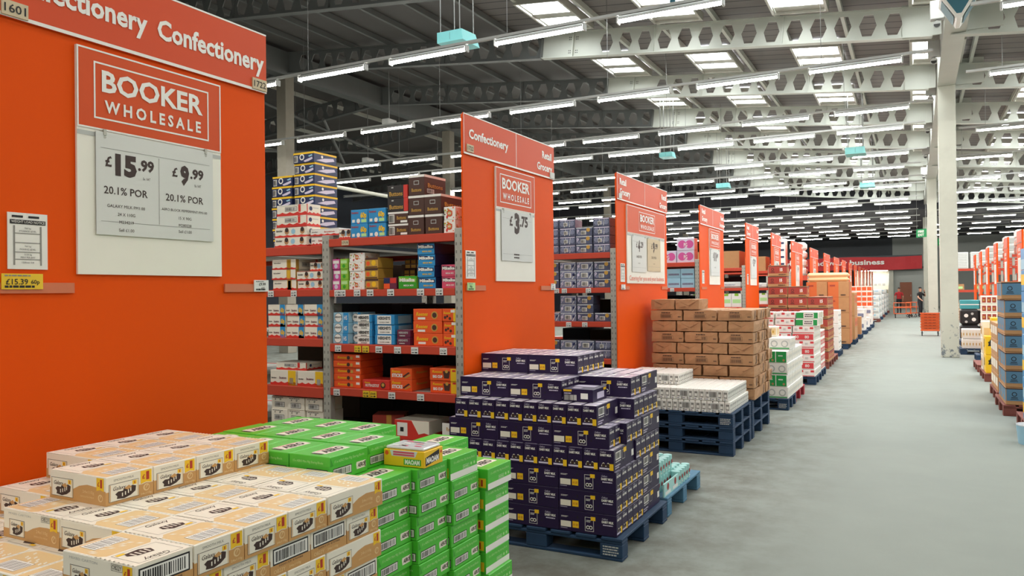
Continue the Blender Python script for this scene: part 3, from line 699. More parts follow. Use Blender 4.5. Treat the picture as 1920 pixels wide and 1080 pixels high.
def spots(n, cols, seed):
    r = random.Random(seed); return [('d', r.uniform(.06, .94), r.uniform(.08, .92), r.uniform(.04, .08), r.choice(cols)) for _ in range(n)]
def c_jelly(L, D, H): return carton('jelly', L, D, H, WHITE, spots(22, (CHOC, ORCARD, LIME, REDCARD, GOLD), 3)+[('d', .5, .5, .26, REDCARD, 3), ('d', .5, .5, .18, GOLD, 4), ('t', 'Jelly', .34, .46, .12, WHITE, .3, 'l', .02, 5)], spots(16, (CHOC, ORCARD, LIME, GOLD), 4))
def c_pink(L, D, H): return carton('pinkpack', L, D, H, PINK, [('r', .1, .55, .9, .85, WHITE), ('d', .5, .3, .24, LILAC)])
def c_lime(L, D, H): return carton('limepack', L, D, H, LIME, [('r', .1, .55, .9, .85, GREENPALE), ('d', .5, .3, .2, GREENDK)])
def c_gold(L, D, H): return carton('goldpack', L, D, H, GOLD, [('r', 0, .8, 1, 1, CHOC), ('d', .22, .45, .22, ORCARD), ('d', .66, .5, .26, YEL), ('r', .05, .06, .95, .16, CHOC)])
def c_golddark(L, D, H): return carton('golddark', L, D, H, CHOC, [('r', .06, .5, .45, .85, GOLD), ('r', .55, .5, .94, .85, GOLD), ('r', .06, .08, .45, .4, GOLD), ('r', .55, .08, .94, .4, GOLD)])
def c_mix(L, D, H): return carton('mixpack', L, D, H, MAROON, [('r', .02, .52, .48, .96, NAVY), ('r', .52, .52, .98, .96, REDCARD), ('r', .02, .04, .48, .48, ORCARD), ('r', .52, .04, .98, .48, MAROON)])
def mk(colr, key, dk):
    def g(L, D, H): return carton('mike'+key, L, D, H, colr, [('p', [(.04, .95), (.96, .8), (.96, .5), (.04, .58)], dk), ('t', 'MikeIke', .07, .58, .24, WHITE, .84, 'l', .05), ('t', 'MEGA MIX', .3, .2, .13, YEL if key == 'b' else WHITE, .55)], [('r', 0, 0, 1, 1, dk)])
    return g
def c_wg(L, D, H): return carton('whitegold', L, D, H, CREAM, [('r', .62, 0, .8, 1, GOLD), ('r', .65, .1, .77, .9, YEL), ('w', .22, REDCARD, 9), ('t', 'kinder', .08, .6, .12, INK, .3)], [('b', .3, .3, .75, .7), ('r', 0, 0, .15, 1, GOLD)])
def c_wblue(L, D, H): return carton('whiteblue', L, D, H, CREAM, [('r', .7, 0, 1, 1, BLUECARD), ('t', '60p', .74, .3, .4, YEL, .22, 'l', .04), ('w', .28, REDCARD, 7), ('t', 'bueno', .34, .38, .2, MAROON, .3), ('t', 'kinder', .04, .42, .12, INK, .2)])
def c_wyel(L, D, H): return carton('whiteyellow', L, D, H, CREAM, [('r', .7, .0, 1, 1, YEL), ('r', .76, .1, .9, .5, PALEGREY), ('w', .24, REDCARD, 8), ('t', 'bueno', .36, .42, .16, MAROON, .28), ('t', 'kinder', .05, .42, .1, INK, .2)])
def c_wcase(L, D, H): return carton('whitecase', L, D, H, CREAM, [('b', .2, .15, .8, .55), ('t', 'X', .2, .68, .14, INK, .08), ('t', 'UP', .5, .68, .14, INK, .1), ('l', .1, .86, .8, .92, 1, GREYINK)])
def c_hround(L, D, H): return carton('hround', L, D, H, SKYBLUE, [('d', .34, .5, .46, CHOC), ('d', .34, .5, .42, WHITE, 3), ('t', 'HERSHEYS', .12, .48, .16, INK, .44, 'l', .03, 4), ('r', .66, 0, 1, 1, BLUECARD), ('t', 'HS', .72, .3, .4, WHITE, .2)])
def c_hwhite(L, D, H): return carton('hwhite', L, D, H, WHITE, [('r', .84, 0, 1, 1, BLUECARD), ('t', 'HERSHEYS', .1, .42, .36, INK, .7, 'l', .04), ('l', .25, .12, .7, .26, 1, GREYINK)], [('r', 0, 0, 1, 1, BLUECARD)])
def c_hblue(L, D, H): return carton('hblue', L, D, H, BLUECARD, [('r', .14, .06, .84, .94, WHITE, 2), ('t', 'HERSHEYS', .18, .52, .28, INK, .62, 'l', .04), ('t', 'COOKIES N CREME', .24, .2, .1, INK, .5)], [('r', .2, .1, .9, .9, SKYBLUE)])
def c_hdark(L, D, H): return carton('hdark', L, D, H, MAROON, [('t', 'HERSHEYS', .14, .5, .26, PALEGREY, .7, 'l', .03), ('l', .2, .15, .7, .3, 1, PALEGREY)], None, [('r', .1, .2, .9, .4, PALEGREY)])
def c_reese(L, D, H): return carton('reese', L, D, H, ORCARD, [('i', 'Reeses', .1, .42, .3, YEL, .4), ('r', .16, .12, .42, .3, WHITE), ('d', .74, .48, .32, GOLD), ('d', .74, .48, .22, CHOC, 3)], [('i', 'Reeses', .1, .5, .2, YEL, .5), ('r', .8, 0, 1, 1, YEL)])
def c_reese2(L, D, H): return carton('reese2', L, D, H, ORCARD, [('i', 'Reeses', .1, .58, .2, YEL, .5), ('d', .2, .3, .12, CHOC), ('d', .36, .4, .1, CHOC), ('d', .55, .22, .12, CHOC), ('r', .8, 0, 1, 1, YEL), ('r', .62, .7, .92, .92, WHITE, 3)])
def c_reeseflat(L, D, H): return carton('reeseflat', L, D, H, ORCARD, [('i', 'Reeses', .16, .3, .36, YEL, .34), ('d', .56, .45, .3, CHOC), ('d', .68, .4, .26, GOLD, 3), ('r', .84, .5, .97, .85, WHITE)], None, [('r', .1, .2, .5, .6, REDCARD)])
def c_nut(L, D, H): return carton('nutr', L, D, H, REDCARD, [('i', 'Reeses', .08, .62, .18, YEL, .2), ('i', 'NUTRAGEOUS', .1, .25, .3, WHITE, .5), ('d', .76, .45, .34, CHOC), ('d', .76, .5, .2, GOLD, 3)])
def c_sticks(L, D, H): return carton('sticks', L, D, H, ORCARD, [('i', 'Reeses', .08, .6, .26, YEL, .4), ('t', 'STICKS', .08, .22, .28, WHITE, .5, 'l', .05), ('p', [(.58, .3), (.86, .7), (.92, .62), (.64, .2)], CHOC), ('p', [(.66, .2), (.92, .5), (.96, .4), (.7, .12)], GOLD)], [('i', 'Reeses', .2, .5, .2, GOLD, .5)])
def c_bigcup(L, D, H): return carton('bigcup', L, D, H, ORCARD, [('r', .78, 0, 1, 1, YEL), ('i', 'Reeses', .1, .62, .2, YEL, .36), ('t', 'BIG CUP', .12, .22, .2, WHITE, .36, 'l', .05), ('p', [(.5, .78), (.76, .78), (.72, .2), (.54, .2)], CHOC), ('d', .63, .76, .14, GOLD, 3), ('r', .84, .75, .96, .9, REDCARD, 3)])
def c_rw(L, D, H): return carton('redwhite', L, D, H, REDCARD, [('r', .08, .38, .38, .9, WHITE), ('r', .17, .55, .27, .72, INK, 3), ('l', .08, .12, .6, .26, 2, DKRED), ('i', 'Reeses', .68, .1, .16, YEL, .28), ('p', [(.5, 1), (1, 1), (1, .5), (.86, .55), (.7, .48)], CREAM)], [('r', 0, .5, 1, 1, CREAM), ('w', .5, REDCARD, 4)], None, None, None, CREAM)
def c_rcream(L, D, H): return carton('rcream', L, D, H, CHOC, [('p', [(0, 1), (1, 1), (1, .5), (.8, .42), (.5, .52), (.2, .42), (0, .5)], WHITE), ('t', 'Reeses', .25, .7, .14, GOLD, .5), ('i', 'Reeses', .2, .12, .16, ORCARD, .6)])
RK = 'on the grey sweet rack'
yf = 4.925
T, A2, A3, A4, A5 = 2.157, 1.741, 1.303, 0.947, 0.517
G = lambda s: s+' on the sweet rack'
# top shelf, nearer bay
stack('blue_carton', c_bluesix, -4.037, -3.862, T, .113, 2, .22, yf, 'bright blue 60p carton', 'carton', G('blue cartons'), 'next to the white cartons on the top shelf')
stack('blue_carton', c_bluesix, -3.858, -3.682, T, .113, 2, .22, yf, 'bright blue 60p carton', 'carton', G('blue cartons'), 'touching the chocolate cartons on the top shelf')
stack('chocolate_carton', c_twirlflat, -3.668, -3.474, T, .093, 2, .25, yf, 'flat brown chocolate carton with white edge', 'carton', G('brown cartons'), 'on the top shelf')
stack('chocolate_carton', c_black, -3.672, -3.475, T+.190, .102, 2, .25, yf, 'black and red carton', 'carton', G('brown cartons'), 'on two flat brown cartons')
stack('chocolate_carton', c_twirl, -3.472, -3.322, T, .150, 2, .21, yf, 'square brown carton', 'carton', G('brown cartons'), 'on the top shelf by flat ones')
stack('chocolate_carton', c_twirl, -3.318, -3.162, T, .150, 2, .33, yf, 'square brown carton', 'carton', G('brown cartons'), 'on the top shelf behind the speckled cartons')
stack('chocolate_carton', c_twirl, -3.47, -3.318, T+.304, .158, 1, .30, yf, 'brown carton alone at the very top of the chocolate cartons', 'carton', G('brown cartons'), '')
stack('speckled_carton', c_jelly, -3.15, -3.045, T, .098, 2, .18, yf, 'white carton with coloured bean spots', 'carton', G('speckled cartons'), 'at the end of the top shelf')
# top shelf, next bay
T2 = 2.112
stack('navy_carton', c_navy, -4.88, -4.64, T2, .093, 9, .30, yf+.25, 'dark blue carton with yellow lid edge', 'carton', G('navy cartons'), 'in the tall tower')
stack('navy_carton', c_navy, -5.14, -4.90, T2, .093, 7, .30, yf+.25, 'dark blue carton with yellow lid edge', 'carton', G('navy cartons'), 'half hidden by the big panel')
stack('white_carton', c_face, -4.86, -4.50, T2, .083, 2, .17, yf-.01, 'white and red tray with small portraits', 'carton', G('white red cartons'), 'on the top shelf')
stack('white_carton', c_wb, -4.84, -4.50, T2+.170, .093, 2, .17, yf, 'white carton with barcode front and red scalloped edge', 'carton', G('white red cartons'), 'at the top')
stack('white_carton', c_kinder, -4.49, -4.18, T2+.081, .06, 1, .22, yf+.03, 'low white and red tray', 'carton', G('white red cartons'), 'across the rack upright on the top shelf')
stack('white_carton', c_kinder, -4.49, -4.325, T2, .078, 1, .22, yf+.03, 'white tray under another tray', 'carton', G('white red cartons'), 'across the rack upright')
stack('white_carton', c_face, -4.165, -4.045, T, .075, 1, .2, yf, 'small white carton beside the blue 60p cartons', 'carton', G('white red cartons'), '')
# second shelf, nearer bay
W2 = 'on the second shelf'
stack('sweet_packet', c_pink, -4.235, -4.153, A2, .083, 3, .2, yf, 'pink sweet packet', 'packet', G('pink packets'), W2)
stack('sweet_packet', c_lime, -4.147, -4.066, A2, .083, 3, .2, yf, 'lime green sweet packet', 'packet', G('green packets'), W2)
stack('speckled_carton', c_jelly, -4.060, -3.902, A2, .073, 4, .2, yf, 'white carton with coloured bean spots', 'carton', G('speckled cartons'), W2)
stack('gold_packet', c_gold, -3.896, -3.765, A2, .083, 3, .2, yf, 'gold and orange packet', 'packet', G('gold packets'), W2)
stack('checked_packet', c_mix, -3.722, -3.592, A2, .09, 1, .2, yf, 'packet of four coloured squares', 'packet', None, W2)
stack('sweet_box', mk(GREENDK, 'g', LIME), -3.572, -3.398, A2, .098, 1, .2, yf, 'green sweet box with white letters', 'box', None, W2)
stack('sweet_box', mk(BLUECARD, 'b', NAVY), -3.392, -3.232, A2, .0855, 4, .3, yf, 'sky blue sweet box with white letters', 'box', G('blue sweet boxes'), W2)
stack('sweet_box', mk(ROSE, 'p', MAROON), -3.18, -3.045, A2, .088, 2, .2, yf, 'rose pink sweet box with white letters', 'box', G('pink sweet boxes'), W2)
for j in range(3):
    stack('gold_brown_packet', c_golddark, -3.76+.125*j, -3.64+.125*j, A2, .083, 3, .2, yf+.34, 'brown and gold packet set deep, %s along' % o_(j), 'packet', G('brown gold packets'), W2)
stack('dark_red_carton', lambda a, b, c: carton('dred', a, b, c, DKRED, [('r', .1, .3, .9, .6, ROSE)]), -3.24, -3.05, A2, .095, 3, .25, yf+.3, 'dark red carton behind the pink boxes', 'carton', G('dark red cartons'), W2)
# second shelf, next bay
B2 = 1.749
stack('white_carton', c_wg, -4.90, -4.63, B2, .085, 3, .25, yf, 'white carton with gold stripe', 'carton', G('white gold cartons'), W2)
stack('white_carton', c_face, -4.62, -4.33, B2, .075, 2, .2, yf, 'low white tray with portraits', 'carton', G('white red cartons'), W2+' by the upright')
stack('white_carton', c_face, -4.50, -4.33, B2+.155, .072, 1, .2, yf+.02, 'single tray perched on two low ones', 'carton', G('white red cartons'), W2)
stack('white_carton', c_wb, -4.66, -4.36, B2, .09, 3, .2, yf+.3, 'white barcoded carton set deep', 'carton', G('white red cartons'), W2)
# third shelf
W3 = 'on the middle shelf'
stack('bar_carton', c_hround, -4.237, -4.075, A3, .083, 3, .25, yf, 'pale blue carton with brown ringed emblem', 'carton', G('pale blue cartons'), W3)
stack('bar_carton', c_hround, -4.07, -3.99, A3, .083, 3, .2, yf+.06, 'pale blue carton set back', 'carton', G('pale blue cartons'), W3)
stack('bar_carton', c_hwhite, -3.985, -3.834, A3, .058, 4, .2, yf, 'thin white carton with blue end and black letters', 'carton', G('white blue cartons'), W3)
stack('bar_carton', c_hblue, -3.813, -3.616, A3, .077, 3, .25, yf, 'blue carton with white letter panel', 'carton', G('blue white cartons'), W3)
stack('bar_carton', c_hdark, -3.598, -3.47, A3, .058, 2, .2, yf, 'dark maroon carton with pale letters', 'carton', G('maroon cartons'), W3)
stack('bar_carton', c_hdark, -3.61, -3.48, A3, .058, 4, .2, yf+.28, 'dark maroon carton further in', 'carton', G('maroon cartons'), W3)
stack('orange_carton', c_reese, -3.44, -3.174, A3, .093, 3, .22, yf, 'wide bright orange carton', 'carton', G('orange cartons'), W3)
stack('orange_carton', c_reese2, -3.17, -3.045, A3, .093, 3, .22, yf, 'narrow orange and yellow carton', 'carton', G('orange cartons'), W3)
B3 = 1.341
for j in range(3):
    stack('white_carton', c_wblue, -4.95+.205*j, -4.75+.205*j, B3, .093, 3, .25, yf, 'white carton with blue 60p end, %s along' % o_(j), 'carton', G('white blue 60p cartons'), W3)
# fourth shelf
W4 = 'on the fourth shelf'
stack('orange_carton', c_reeseflat, -4.236, -3.955, A4, .053, 5, .3, yf, 'flat orange red carton', 'carton', G('flat orange cartons'), W4)
stack('orange_carton', c_nut, -3.937, -3.669, A4, .072, 1, .2, yf, 'long red carton with white letters', 'carton', G('flat orange cartons'), W4+' front')
stack('orange_carton', c_nut, -3.84, -3.67, A4, .13, 1, .2, yf+.25, 'red carton standing behind a long one', 'carton', G('flat orange cartons'), W4)
stack('orange_carton', c_sticks, -3.658, -3.45, A4, .086, 2, .3, yf, 'orange carton with diagonal chocolate sticks', 'carton', G('orange cartons'), W4)
stack('orange_carton', c_bigcup, -3.29, -3.045, A4, .093, 2, .22, yf, 'orange carton with yellow end and big cup', 'carton', G('orange cartons'), W4)
B4 = 0.938
stack('white_carton', c_wyel, -4.93, -4.635, B4, .125, 1, .25, yf, 'white carton with yellow end near the big panel', 'carton', G('white yellow cartons'), W4)
stack('white_carton', c_wyel, -4.63, -4.345, B4, .125, 1, .25, yf, 'white carton with yellow end near the upright', 'carton', G('white yellow cartons'), W4)
stack('open_tray', c_wb, -4.89, -4.55, B4+.127, .065, 1, .2, yf+.02, 'white display tray lying on yellow ended cartons', 'carton', None, W4)
# lowest shelf
for j in range(3):
    stack('white_case', c_wcase, -4.93+.195*j, -4.74+.195*j, A5, .106, 3, .25, yf, 'white barcoded case, %s along' % o_(j), 'carton', G('white cases'), 'on the lowest shelf')
stack('display_carton', c_rw, -3.64, -3.31, A5, .20, 1, .3, yf+.02, 'red and white display carton low down behind the green stack', 'carton', None, '')
stack('display_carton', c_rcream, -3.20, -3.045, A5, .20, 1, .2, yf+.02, 'white and brown carton low down beside the purple stack', 'carton', None, '')
o = thing('orange_case', carton('ocase', .26, .22, .2, DKRED, [('r', .44, 0, .6, 1, GOLD), ('i', 'Reeses', .1, .3, .16, YEL, .3)], [('r', .3, 0, .5, 1, GOLD)]), (-3.86, 5.2, A5), 'dark red case turned askew in the low shelf shadow', 'carton', None, 0.45)
# ---------------------------------------------------------------- slate blue packs on the second rack
def c_slate(L, D, H): return carton('slate', L, D, H, SLATE, [('p', [(.02, .1), (.2, .95), (.24, .95), (.05, .1)], LILAC), ('p', [(.74, .05), (.97, .8), (.99, .7), (.8, .05)], FILM_AND_GLINT), ('r', .02, .9, .98, .98, FILM_AND_GLINT), ('r', .3, .2, .7, .75, WHITE, 2), ('b', .34, .26, .66, .68, False, 3), ('d', .12, .5, .16, LILAC), ('d', .86, .55, .18, NAVY)], [('d', .4, .5, .25, NAVY), ('d', .7, .4, .15, LILAC)])  # slanted pale slivers paint light glints on the film wrap
def c_slate2(L, D, H): return carton('slateb', L, D, H, mat('slate_dark_pack', '#565b72', .25, var=.4, scale=34), [('d', .2, .5, .3, SLATE), ('d', .5, .5, .3, SLATE), ('d', .8, .5, .3, SLATE), ('p', [(.3, .1), (.38, .9), (.41, .9), (.35, .1)], FILM_AND_GLINT), ('p', [(.62, .1), (.66, .8), (.7, .8), (.66, .1)], FILM_AND_GLINT), ('r', .28, .22, .52, .62, WHITE, 4), ('b', .3, .27, .5, .58, False, 5), ('r', .05, .85, .95, .95, LILAC)], None)  # narrow pale slivers are painted glints of the wrap
def c_slate3(L, D, H): return carton('slatec', L, D, H, MATS['slate_dark_pack'] if 'slate_dark_pack' in MATS else SLATE, [('r', .02, .88, .98, .98, FILM_AND_GLINT), ('d', .2, .3, .2, SLATE), ('d', .75, .7, .24, GOLD), ('t', 'P', .06, .3, .45, LILAC, .14), ('r', .3, .15, .62, .6, WHITE), ('b', .32, .2, .6, .55, False, 3)], None)
SR = 'above the purple stack'
rz_ = random.Random(11)
def fill(y, zs, xa, xb, L, H, rows, fns, desc, shelf, group, D=.22):
    x = xb; j = 0
    while x-L > xa-0.01:
        n_ = rows[j % len(rows)]
        fn = fns[rz_.randrange(len(fns))]
        stack('multipack', fn, x-L, x, zs, H, n_, D, y, '%s, %s from panel' % (desc, o_(j)), 'packet', group, shelf)
        x -= L+0.008; j += 1
for zs, rows, shelf in ((2.147, (4, 3, 4), 'top shelf'), (1.748, (3, 3, 3), 'second shelf'), (1.361, (1, 3, 3), 'middle shelf'), (.941, (2, 2, 2), 'fourth shelf')):
    fill(8.25, zs, -4.2, -3.045, .205, .098, rows, (c_slate, c_slate2, c_slate3), 'slate blue multipack', SR+', '+shelf, 'slate blue multipacks')
fill(12.04, 2.147, -4.22, -3.05, .28, .19, (2, 1, 1), (lambda a, b, c: carton('pinkfilm', a, b, c, LILAC, [('d', .3, .5, .34, PINK), ('d', .72, .5, .34, PINK), ('t', 'PG', .4, .3, .3, WHITE, .2)]),), 'pink printed pack', 'on the third rack top shelf', 'pink packs')
fill(12.04, 1.748, -4.22, -3.05, .22, .15, (2, 2, 2), (lambda a, b, c: carton('bluefilm', a, b, c, SKYBLUE, [('r', .1, .3, .9, .5, SLATE)]), lambda a, b, c: carton('marfilm', a, b, c, MAROON, [('r', .1, .3, .9, .5, CREAM)])), 'pale blue or maroon pack', 'third rack second shelf', 'blue and maroon packs')
fill(12.04, 1.361, -4.22, -3.05, .3, .2, (1,), (c_golddark, c_slate2), 'dark box', 'in the third rack shade', 'dark boxes')
def c_sack(L, D, H): return carton('sackw', L, D, H, WRAP, [('l', .2, .4, .8, .6, 2, SLATE)], None, (), None, None, None, .03)
for y, w_ in ((15.74, 'fourth rack'), (18.84, 'fifth rack')):
    fill(y, 1.748, -4.1, -3.05, .42, .12, (1, 2), (c_sack,), 'white plastic sack lying', 'on the %s second shelf' % w_, 'white sacks', .4)
    fill(y, 1.361, -4.1, -3.05, .2, .26, (1,), (lambda a, b, c: carton('bottle', a, b, c, WHITE, [('r', .1, .3, .9, .6, GREENPALE), ('r', .3, .85, .7, 1, LIME)]),), 'white and green bottle pack', 'on the %s middle shelf' % w_, 'white bottle packs')
thing('kraft_case', carton('kcase', 1.0, .6, .34, KRAFT, [('l', .1, .3, .5, .4, 1, DKBROWN)]), (-3.6, 16.1, 2.148), 'wide plain brown case on top of the fourth rack', 'carton')
thing('kraft_case', carton('kcase', .8, .6, .34, KRAFT, [('l', .1, .3, .5, .4, 1, DKBROWN)]), (-3.5, 19.2, 2.148), 'plain brown case on top of the fifth rack', 'carton')
thing('wrapped_bale', carton('baleblue', .5, .4, .2, SKYBLUE, [('r', .2, .2, .8, .7, WHITE)], None, (), None, None, None, .06), (-4.4, 15.95, 2.193), 'pale blue bale beside the wide brown case', 'packet')
for k in range(4):
    thing('white_roll', carton('rolls', .5, .5, .27, WRAP, [('l', .1, .4, .9, .6, 1, PALEGREY)], None, (), None, None, None, .07), (-3.35, 26.8, 2.148+.272*k), 'white wrapped roll pack on a distant rack, %s' % ('topmost' if k == 3 else '%s from its bottom' % o_(k)), 'packet', 'white roll packs')
for k in range(5):
    thing('printed_carton', carton('bluewhite', .34, .4, .19, WHITE, [('r', .1, .2, .9, .5, NAVY), ('r', .1, .6, .5, .8, SKYBLUE)]), (-3.3, 22.5, 2.148+.192*k), 'white and navy carton on a distant rack, %s' % ('topmost' if k == 4 else '%s from its bottom' % o_(k)), 'carton', 'white navy cartons')

# big cartons on the far side of each rack, seen only as dark backs between the goods
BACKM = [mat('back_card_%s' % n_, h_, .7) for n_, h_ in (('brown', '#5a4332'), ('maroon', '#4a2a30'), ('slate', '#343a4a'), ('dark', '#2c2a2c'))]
def backs(y0, y1, levels, bays, where):
    rr = random.Random(int(y0*10))
    for b_ in range(bays):
        for li, (z, hh) in enumerate(levels):
            for j in range(3):
                L = .385; x = -3.045-1.28*b_-L/2-.393*j; h_ = hh*rr.uniform(.82, .97)
                mt = BACKM[rr.randrange(4)]
                thing('back_carton', carton('bk'+mt.name, L, .55, h_, mt, (), None, (), None, [('l', .1, .4, .6, .6, 2, PALEGREY)]), (x, y1-.35, z+.001), 'dark closed carton at the rear of the %s, shelf %s, %s along' % (where, ('four', 'three', 'two', 'one')[li], o_(j)), 'carton', 'rear cartons')
backs(4.9, 6.49, [(1.741, .25), (1.303, .33), (.947, .25), (.517, .32)], 1, 'sweet rack')
backs(4.9-.0001, 6.49, [(1.749, .25), (1.341, .30), (.938, .28), (.517, .28)], 1, 'x') if False else None
for y0, y1, w_ in ((8.22, 10.17, 'second rack'), (12.01, 13.68, 'third rack'), (15.71, 17.08, 'fourth rack')): backs(y0, y1, [(1.748, .25), (1.361, .28), (.941, .30), (.512, .3)], 1, w_)
rr = random.Random(4)
for li, (z, hh) in enumerate(((1.749, .25), (1.341, .30), (.938, .28), (.517, .28))):
    for j in range(3): thing('back_carton', carton('bk2', .385, .55, hh*.9, BACKM[(li+j) % 4]) if False else carton('bk'+BACKM[(li+j) % 4].name+str(li), .385, .55, hh*.9, BACKM[(li+j) % 4]), (-4.325-.1925-.393*j, 6.49-.35, z+.001), 'dark closed carton behind the big panel on sweet rack shelf %s, %s along' % (('four', 'three', 'two', 'one')[li], o_(j)), 'carton', 'rear cartons')
# ================================================================ pallets
def pallet(name, x0, y0, m_, label, lx=1.2, ly=1.0, h=0.145, z=0.0, writing=False, group=None):
    """x0: aisle-side edge (max X when lx is positive), y0: front edge"""
    e = obj(name, None, None, (x0-lx/2, y0+ly/2, z)); tag(e, label, 'pallet', group)
    bt = 0.020
    def P(nm, a, b2):
        mb = MB(); mb.box((-(b2[0]-a[0])/2, -(b2[1]-a[1])/2, 0), ((b2[0]-a[0])/2, (b2[1]-a[1])/2, b2[2]-a[2]), m_, 0.004)
        return mb, ((a[0]+b2[0])/2, (a[1]+b2[1])/2, a[2])
    X, Y = lx/2, ly/2
    # top boards run with Y across three bearers running with X
    nb = 7; bw = lx/nb*0.82
    for i in range(nb):
        xc = -X+bw/2+(lx-bw)*i/(nb-1)
        mb, l = P('b', (xc-bw/2, -Y, h-bt), (xc+bw/2, Y, h)); part('deck_board', mb, e, l)
    for yc in (-Y+0.06, 0, Y-0.06):
        mb, l = P('b', (-X, yc-0.055, h-2*bt), (X, yc+0.055, h-bt-0.0005)); part('bearer', mb, e, l)
        mb, l = P('b', (-X, yc-0.055, 0), (X, yc+0.055, bt)); part('base_board', mb, e, l)
        for xc in (-X+0.075, 0, X-0.075):
            mb, l = P('b', (xc-0.075, yc-0.055, bt+0.0005), (xc+0.075, yc+0.055, h-2*bt-0.0005))
            if writing and xc > 0 and yc < 0:
                f = Fr((-0.075, -0.055, 0), (1, 0, 0), (0, 0, 1), 0.0008); mb.lines(f, 0.02, 0.012, 0.13, 0.07, 4, PALEGREY, 1)
            part('block', mb, e, l)
    return e
PG = 'blue pallets down the aisle'
PZ = 0.145
pallet('pallet', -1.64, 1.10, PALLETBLUE, 'blue pallet under the tan carton stack', writing=False)
pallet('pallet', -1.70, 2.12, PALLETBLUE, 'blue pallet under the green carton stack')
pallet('pallet', -1.645, 4.60, PALLETBLUE, 'blue pallet with chalk writing under the purple cartons', writing=True)
pallet('pallet', -1.66, 5.66, PALLETTEAL, 'worn pale blue pallet carrying a few teal tins', ly=1.0)
for k in range(3):
    pallet('pallet', -1.655, 8.0, PALLETBLUE, 'blue pallet under the white packs, %s of three' % ('lowest', 'middle', 'top')[k], z=0.146*k, writing=(k == 2))
    pallet('pallet', -1.655, 9.06, PALLETBLUE, 'blue pallet under the brown bundles, %s of three' % ('lowest', 'middle', 'top')[k], ly=1.18, z=0.146*k)

